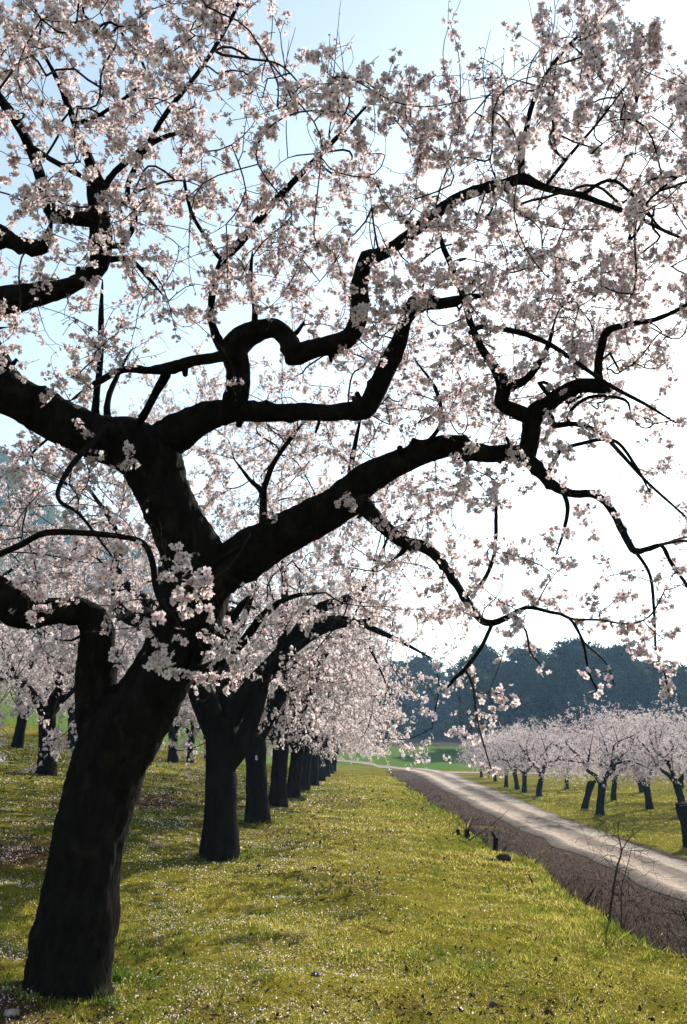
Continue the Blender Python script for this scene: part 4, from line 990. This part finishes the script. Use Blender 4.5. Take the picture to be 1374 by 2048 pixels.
# ------------------------------------------------------------------ grass, fallen petals, dead weeds
def wedge(n, d0, d1, half, rng, p=1.0):
    u = rng.random(n); d = d0 * (d1 / d0) ** u if p == 1 else (d0 ** (1 - p) + u * (d1 ** (1 - p) - d0 ** (1 - p))) ** (1 / (1 - p))
    a = rng.uniform(-half, half, n)
    return d * np.sin(a), d * np.cos(a), d
def grass():
    rng = np.random.default_rng(3)
    x, y, d = wedge(430000, 3.6, 62, R(34), rng)
    bx = bank_x(y)
    on_road = np.abs(x - np.interp(y, [0, 16, 28, 40, 55, 68, 80], [7.05, 7.0, 7.1, 7.6, 8.5, 9.1, 9.6])) < 1.5
    keep = (x < bx + .28 + rng.exponential(.22, len(x))) | (x > 8.5 + .045 * np.clip(y - 30, 0, 60))
    keep &= ~on_road & (rng.random(len(x)) > np.clip(soil_amount(x, y) * .95, 0, .88))
    keep &= rng.random(len(x)) < .35 + 1.0 * ss(.36, .58, fbm(x * 1.9, y * 1.9, 0, 61))
    x, y, d = x[keep], y[keep], d[keep]
    for tx, ty, rt_ in [(-1.95, 6.28, .38)] + [(q[0], q[1], .34) for q in row[:5]]:      # tufts left standing round the foot of the trunks
        m_ = 1500; a_ = rng.uniform(0, 6.28, m_); r_ = rt_ * rng.uniform(.92, 1.25, m_)
        x = np.append(x, tx + r_ * np.cos(a_)); y = np.append(y, ty + r_ * np.sin(a_)); d = np.append(d, np.hypot(tx, ty) + 0 * a_)
    foot = np.zeros(len(x)); foot[-9000:] = 1; n = len(x)
    clump = fbm(x * 1.3, y * 1.3, 0, 64)
    edge = np.exp(-((x - bank_x(y)) / .35) ** 2)
    h = rng.uniform(.009, .030, n) * (.35 + 2.4 * clump ** 2 + 1.1 * (vnoise(x * 7, y * 7, 0, 66) > .72)) * (1 + .9 * edge) * (1 + 1.3 * foot * rng.random(n)) * (1 + .012 * d)
    w = .0022 * np.maximum(1, d / 4.2)
    a = rng.uniform(0, 6.28, n); t = np.stack([np.cos(a), np.sin(a), np.zeros(n)], -1)
    lean = rng.normal(0, .65, (n, 2)) * h[:, None]
    b = np.stack([x, y, gz(x, y) - .004], -1)
    tip = b + np.stack([lean[:, 0], lean[:, 1], h], -1)
    V = np.stack([b - t * w[:, None], b + t * w[:, None], tip], 1).reshape(-1, 3)
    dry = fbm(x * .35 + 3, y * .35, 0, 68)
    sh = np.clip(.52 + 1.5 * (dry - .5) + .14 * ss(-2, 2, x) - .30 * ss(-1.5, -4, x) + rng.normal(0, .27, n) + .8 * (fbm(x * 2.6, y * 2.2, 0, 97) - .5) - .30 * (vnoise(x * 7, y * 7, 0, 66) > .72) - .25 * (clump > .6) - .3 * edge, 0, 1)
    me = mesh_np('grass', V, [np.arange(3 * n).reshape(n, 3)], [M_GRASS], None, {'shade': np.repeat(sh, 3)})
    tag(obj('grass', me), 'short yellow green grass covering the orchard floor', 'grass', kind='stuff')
grass()
def petals():
    rng = np.random.default_rng(4)
    x, y, d = wedge(210000, 3.6, 48, R(34), rng)
    keep = (rng.random(len(x)) < petal_amount(x, y) * 1.15 * (.15 + 1.3 * ss(.35, .7, fbm(x * 2.3, y * 1.7, 0, 90)))) & (x < bank_x(y) + .1)
    x, y, d = x[keep], y[keep], d[keep]; n = len(x)
    s = rng.uniform(.0036, .0080, n) * np.maximum(1, (d / 8.0) ** .8)
    a = rng.uniform(0, 6.28, n); tl = rng.normal(0, .55, (n, 2))
    t = np.stack([np.cos(a), np.sin(a), tl[:, 0]], -1) * s[:, None]; u = np.stack([-np.sin(a), np.cos(a), tl[:, 1]], -1) * s[:, None] * .8
    c = np.stack([x, y, gz(x, y) + rng.uniform(.004, .026, n)], -1)
    V = np.stack([c - t, c - .2 * t + u, c + t * .8 + u * .5, c + t * .8 - u * .5, c - .2 * t - u], 1).reshape(-1, 3)
    me = mesh_np('fallen_petals', V, [np.arange(5 * n).reshape(n, 5)], [M_FALLEN])
    tag(obj('fallen_petals', me), 'white almond petals fallen over the grass', 'petals', kind='stuff')
petals()
def litter():
    rng = np.random.default_rng(9)
    x, y, d = wedge(120000, 3.6, 40, R(34), rng)
    k = (x < bank_x(y) + .1) & (rng.random(len(x)) < .30 * (.3 + 1.4 * fbm(x * 1.7, y * 1.3, 0, 95)) + 1.2 * np.clip(soil_amount(x, y), 0, 1)); x, y, d = x[k], y[k], d[k]; n = len(x)
    sz = rng.gamma(3, .0035, n) * np.maximum(1, d / 9)
    a = rng.uniform(0, 6.28, n); tl = rng.normal(0, .4, (n, 2))
    t = np.stack([np.cos(a), np.sin(a), tl[:, 0]], -1) * sz[:, None]; u = np.stack([-np.sin(a), np.cos(a), tl[:, 1]], -1) * sz[:, None] * .45
    c = np.stack([x, y, gz(x, y) + rng.uniform(.004, .022, n)], -1)
    V = np.stack([c - t, c + u, c + t, c - u], 1).reshape(-1, 3)
    me = mesh_np('leaf_litter', V, [np.arange(4 * n).reshape(n, 4)], [M_DEAD], None, {'shade': np.repeat(rng.beta(1.5, 2.5, n), 4)})
    tag(obj('leaf_litter', me), 'scattered brown dead leaves in the grass', 'litter', kind='stuff')
litter()
def weeds():
    rng = np.random.default_rng(6)
    x, y, d = wedge(330000, 7, 75, R(33), rng)
    bx = bank_x(y); rc = np.interp(y, [0, 16, 28, 40, 55, 68, 80], [7.05, 7.0, 7.1, 7.6, 8.5, 9.1, 9.6]); rw = np.interp(y, [0, 18, 40, 80], [1.05, 1.05, 1.45, 2.0])
    le = (x > bx + .12) & (x < rc - rw + .1); ri = (x > rc + rw - .1) & (x < rc + rw + .9)
    dens = np.where(le, 1.0 * (1 - .7 * ss(.6, 1.0, (x - bx) / (rc - rw - bx + .01))), .35 * (1 - ss(0, .9, x - rc - rw)))
    k = (le | ri) & (rng.random(len(x)) < dens * (.25 + 1.2 * fbm(x * 1.1, y * .8, 0, 14)))
    x, y, d, le = x[k], y[k], d[k], le[k]; n = len(x)
    tall = .55 * np.exp(-((x - bank_x(y) - .55) / .5) ** 2)
    h = rng.gamma(2.0, .045, n) * (.35 + 1.5 * tall) * np.where(le, 1, .5) * (.5 + fbm(x * .9, y * .6, 0, 15)) + .02
    w = .0016 * np.maximum(1, d / 6)
    a = rng.uniform(0, 6.28, n); t = np.stack([np.cos(a), np.sin(a), np.zeros(n)], -1) * w[:, None]
    ln = rng.normal(0, .42, (n, 2)) * h[:, None]
    b = np.stack([x, y, gz(x, y) - .01], -1); mid = b + np.stack([ln[:, 0] * .3, ln[:, 1] * .3, h * .55], -1); tip = b + np.stack([ln[:, 0], ln[:, 1], h], -1)
    V = np.stack([b - t, b + t, mid + t * .8, tip, mid - t * .8], 1).reshape(-1, 3)
    sh = np.clip(rng.beta(1.5, 2.3, n) + .16, 0, 1)
    me = mesh_np('dead_weeds', V, [np.arange(5 * n).reshape(n, 5)], [M_DEAD], None, {'shade': np.repeat(sh, 5)})
    tag(obj('dead_weeds', me), 'brown dead weeds and stalks covering the bank and track verges', 'weeds', kind='stuff')
weeds()

# ------------------------------------------------------------------ haze
def haze():
    x0, x1, y0, y1, z0, z1 = -640, 420, -60, 800, -12, 250
    V = np.array([(x, y, z) for z in (z0, z1) for y in (y0, y1) for x in (x0, x1)], float)
    F = np.array([(0, 2, 3, 1), (4, 5, 7, 6), (0, 1, 5, 4), (1, 3, 7, 5), (3, 2, 6, 7), (2, 0, 4, 6)])
    m, ns, ls = mat('pale_haze')
    v = N(ns, 'VolumePrincipled'); v.inputs['Color'].default_value = (0.36, 0.64, 1.0, 1); v.inputs['Density'].default_value = HAZE; v.inputs['Anisotropy'].default_value = 0.35
    o = N(ns, 'OutputMaterial'); ls.new(v.outputs[0], o.inputs['Volume'])
    tag(obj('haze', mesh_np('haze', V, [F], [m])), 'pale sunlit haze in the air over the valley', 'haze', kind='stuff')
HAZE = 0.00038
haze()
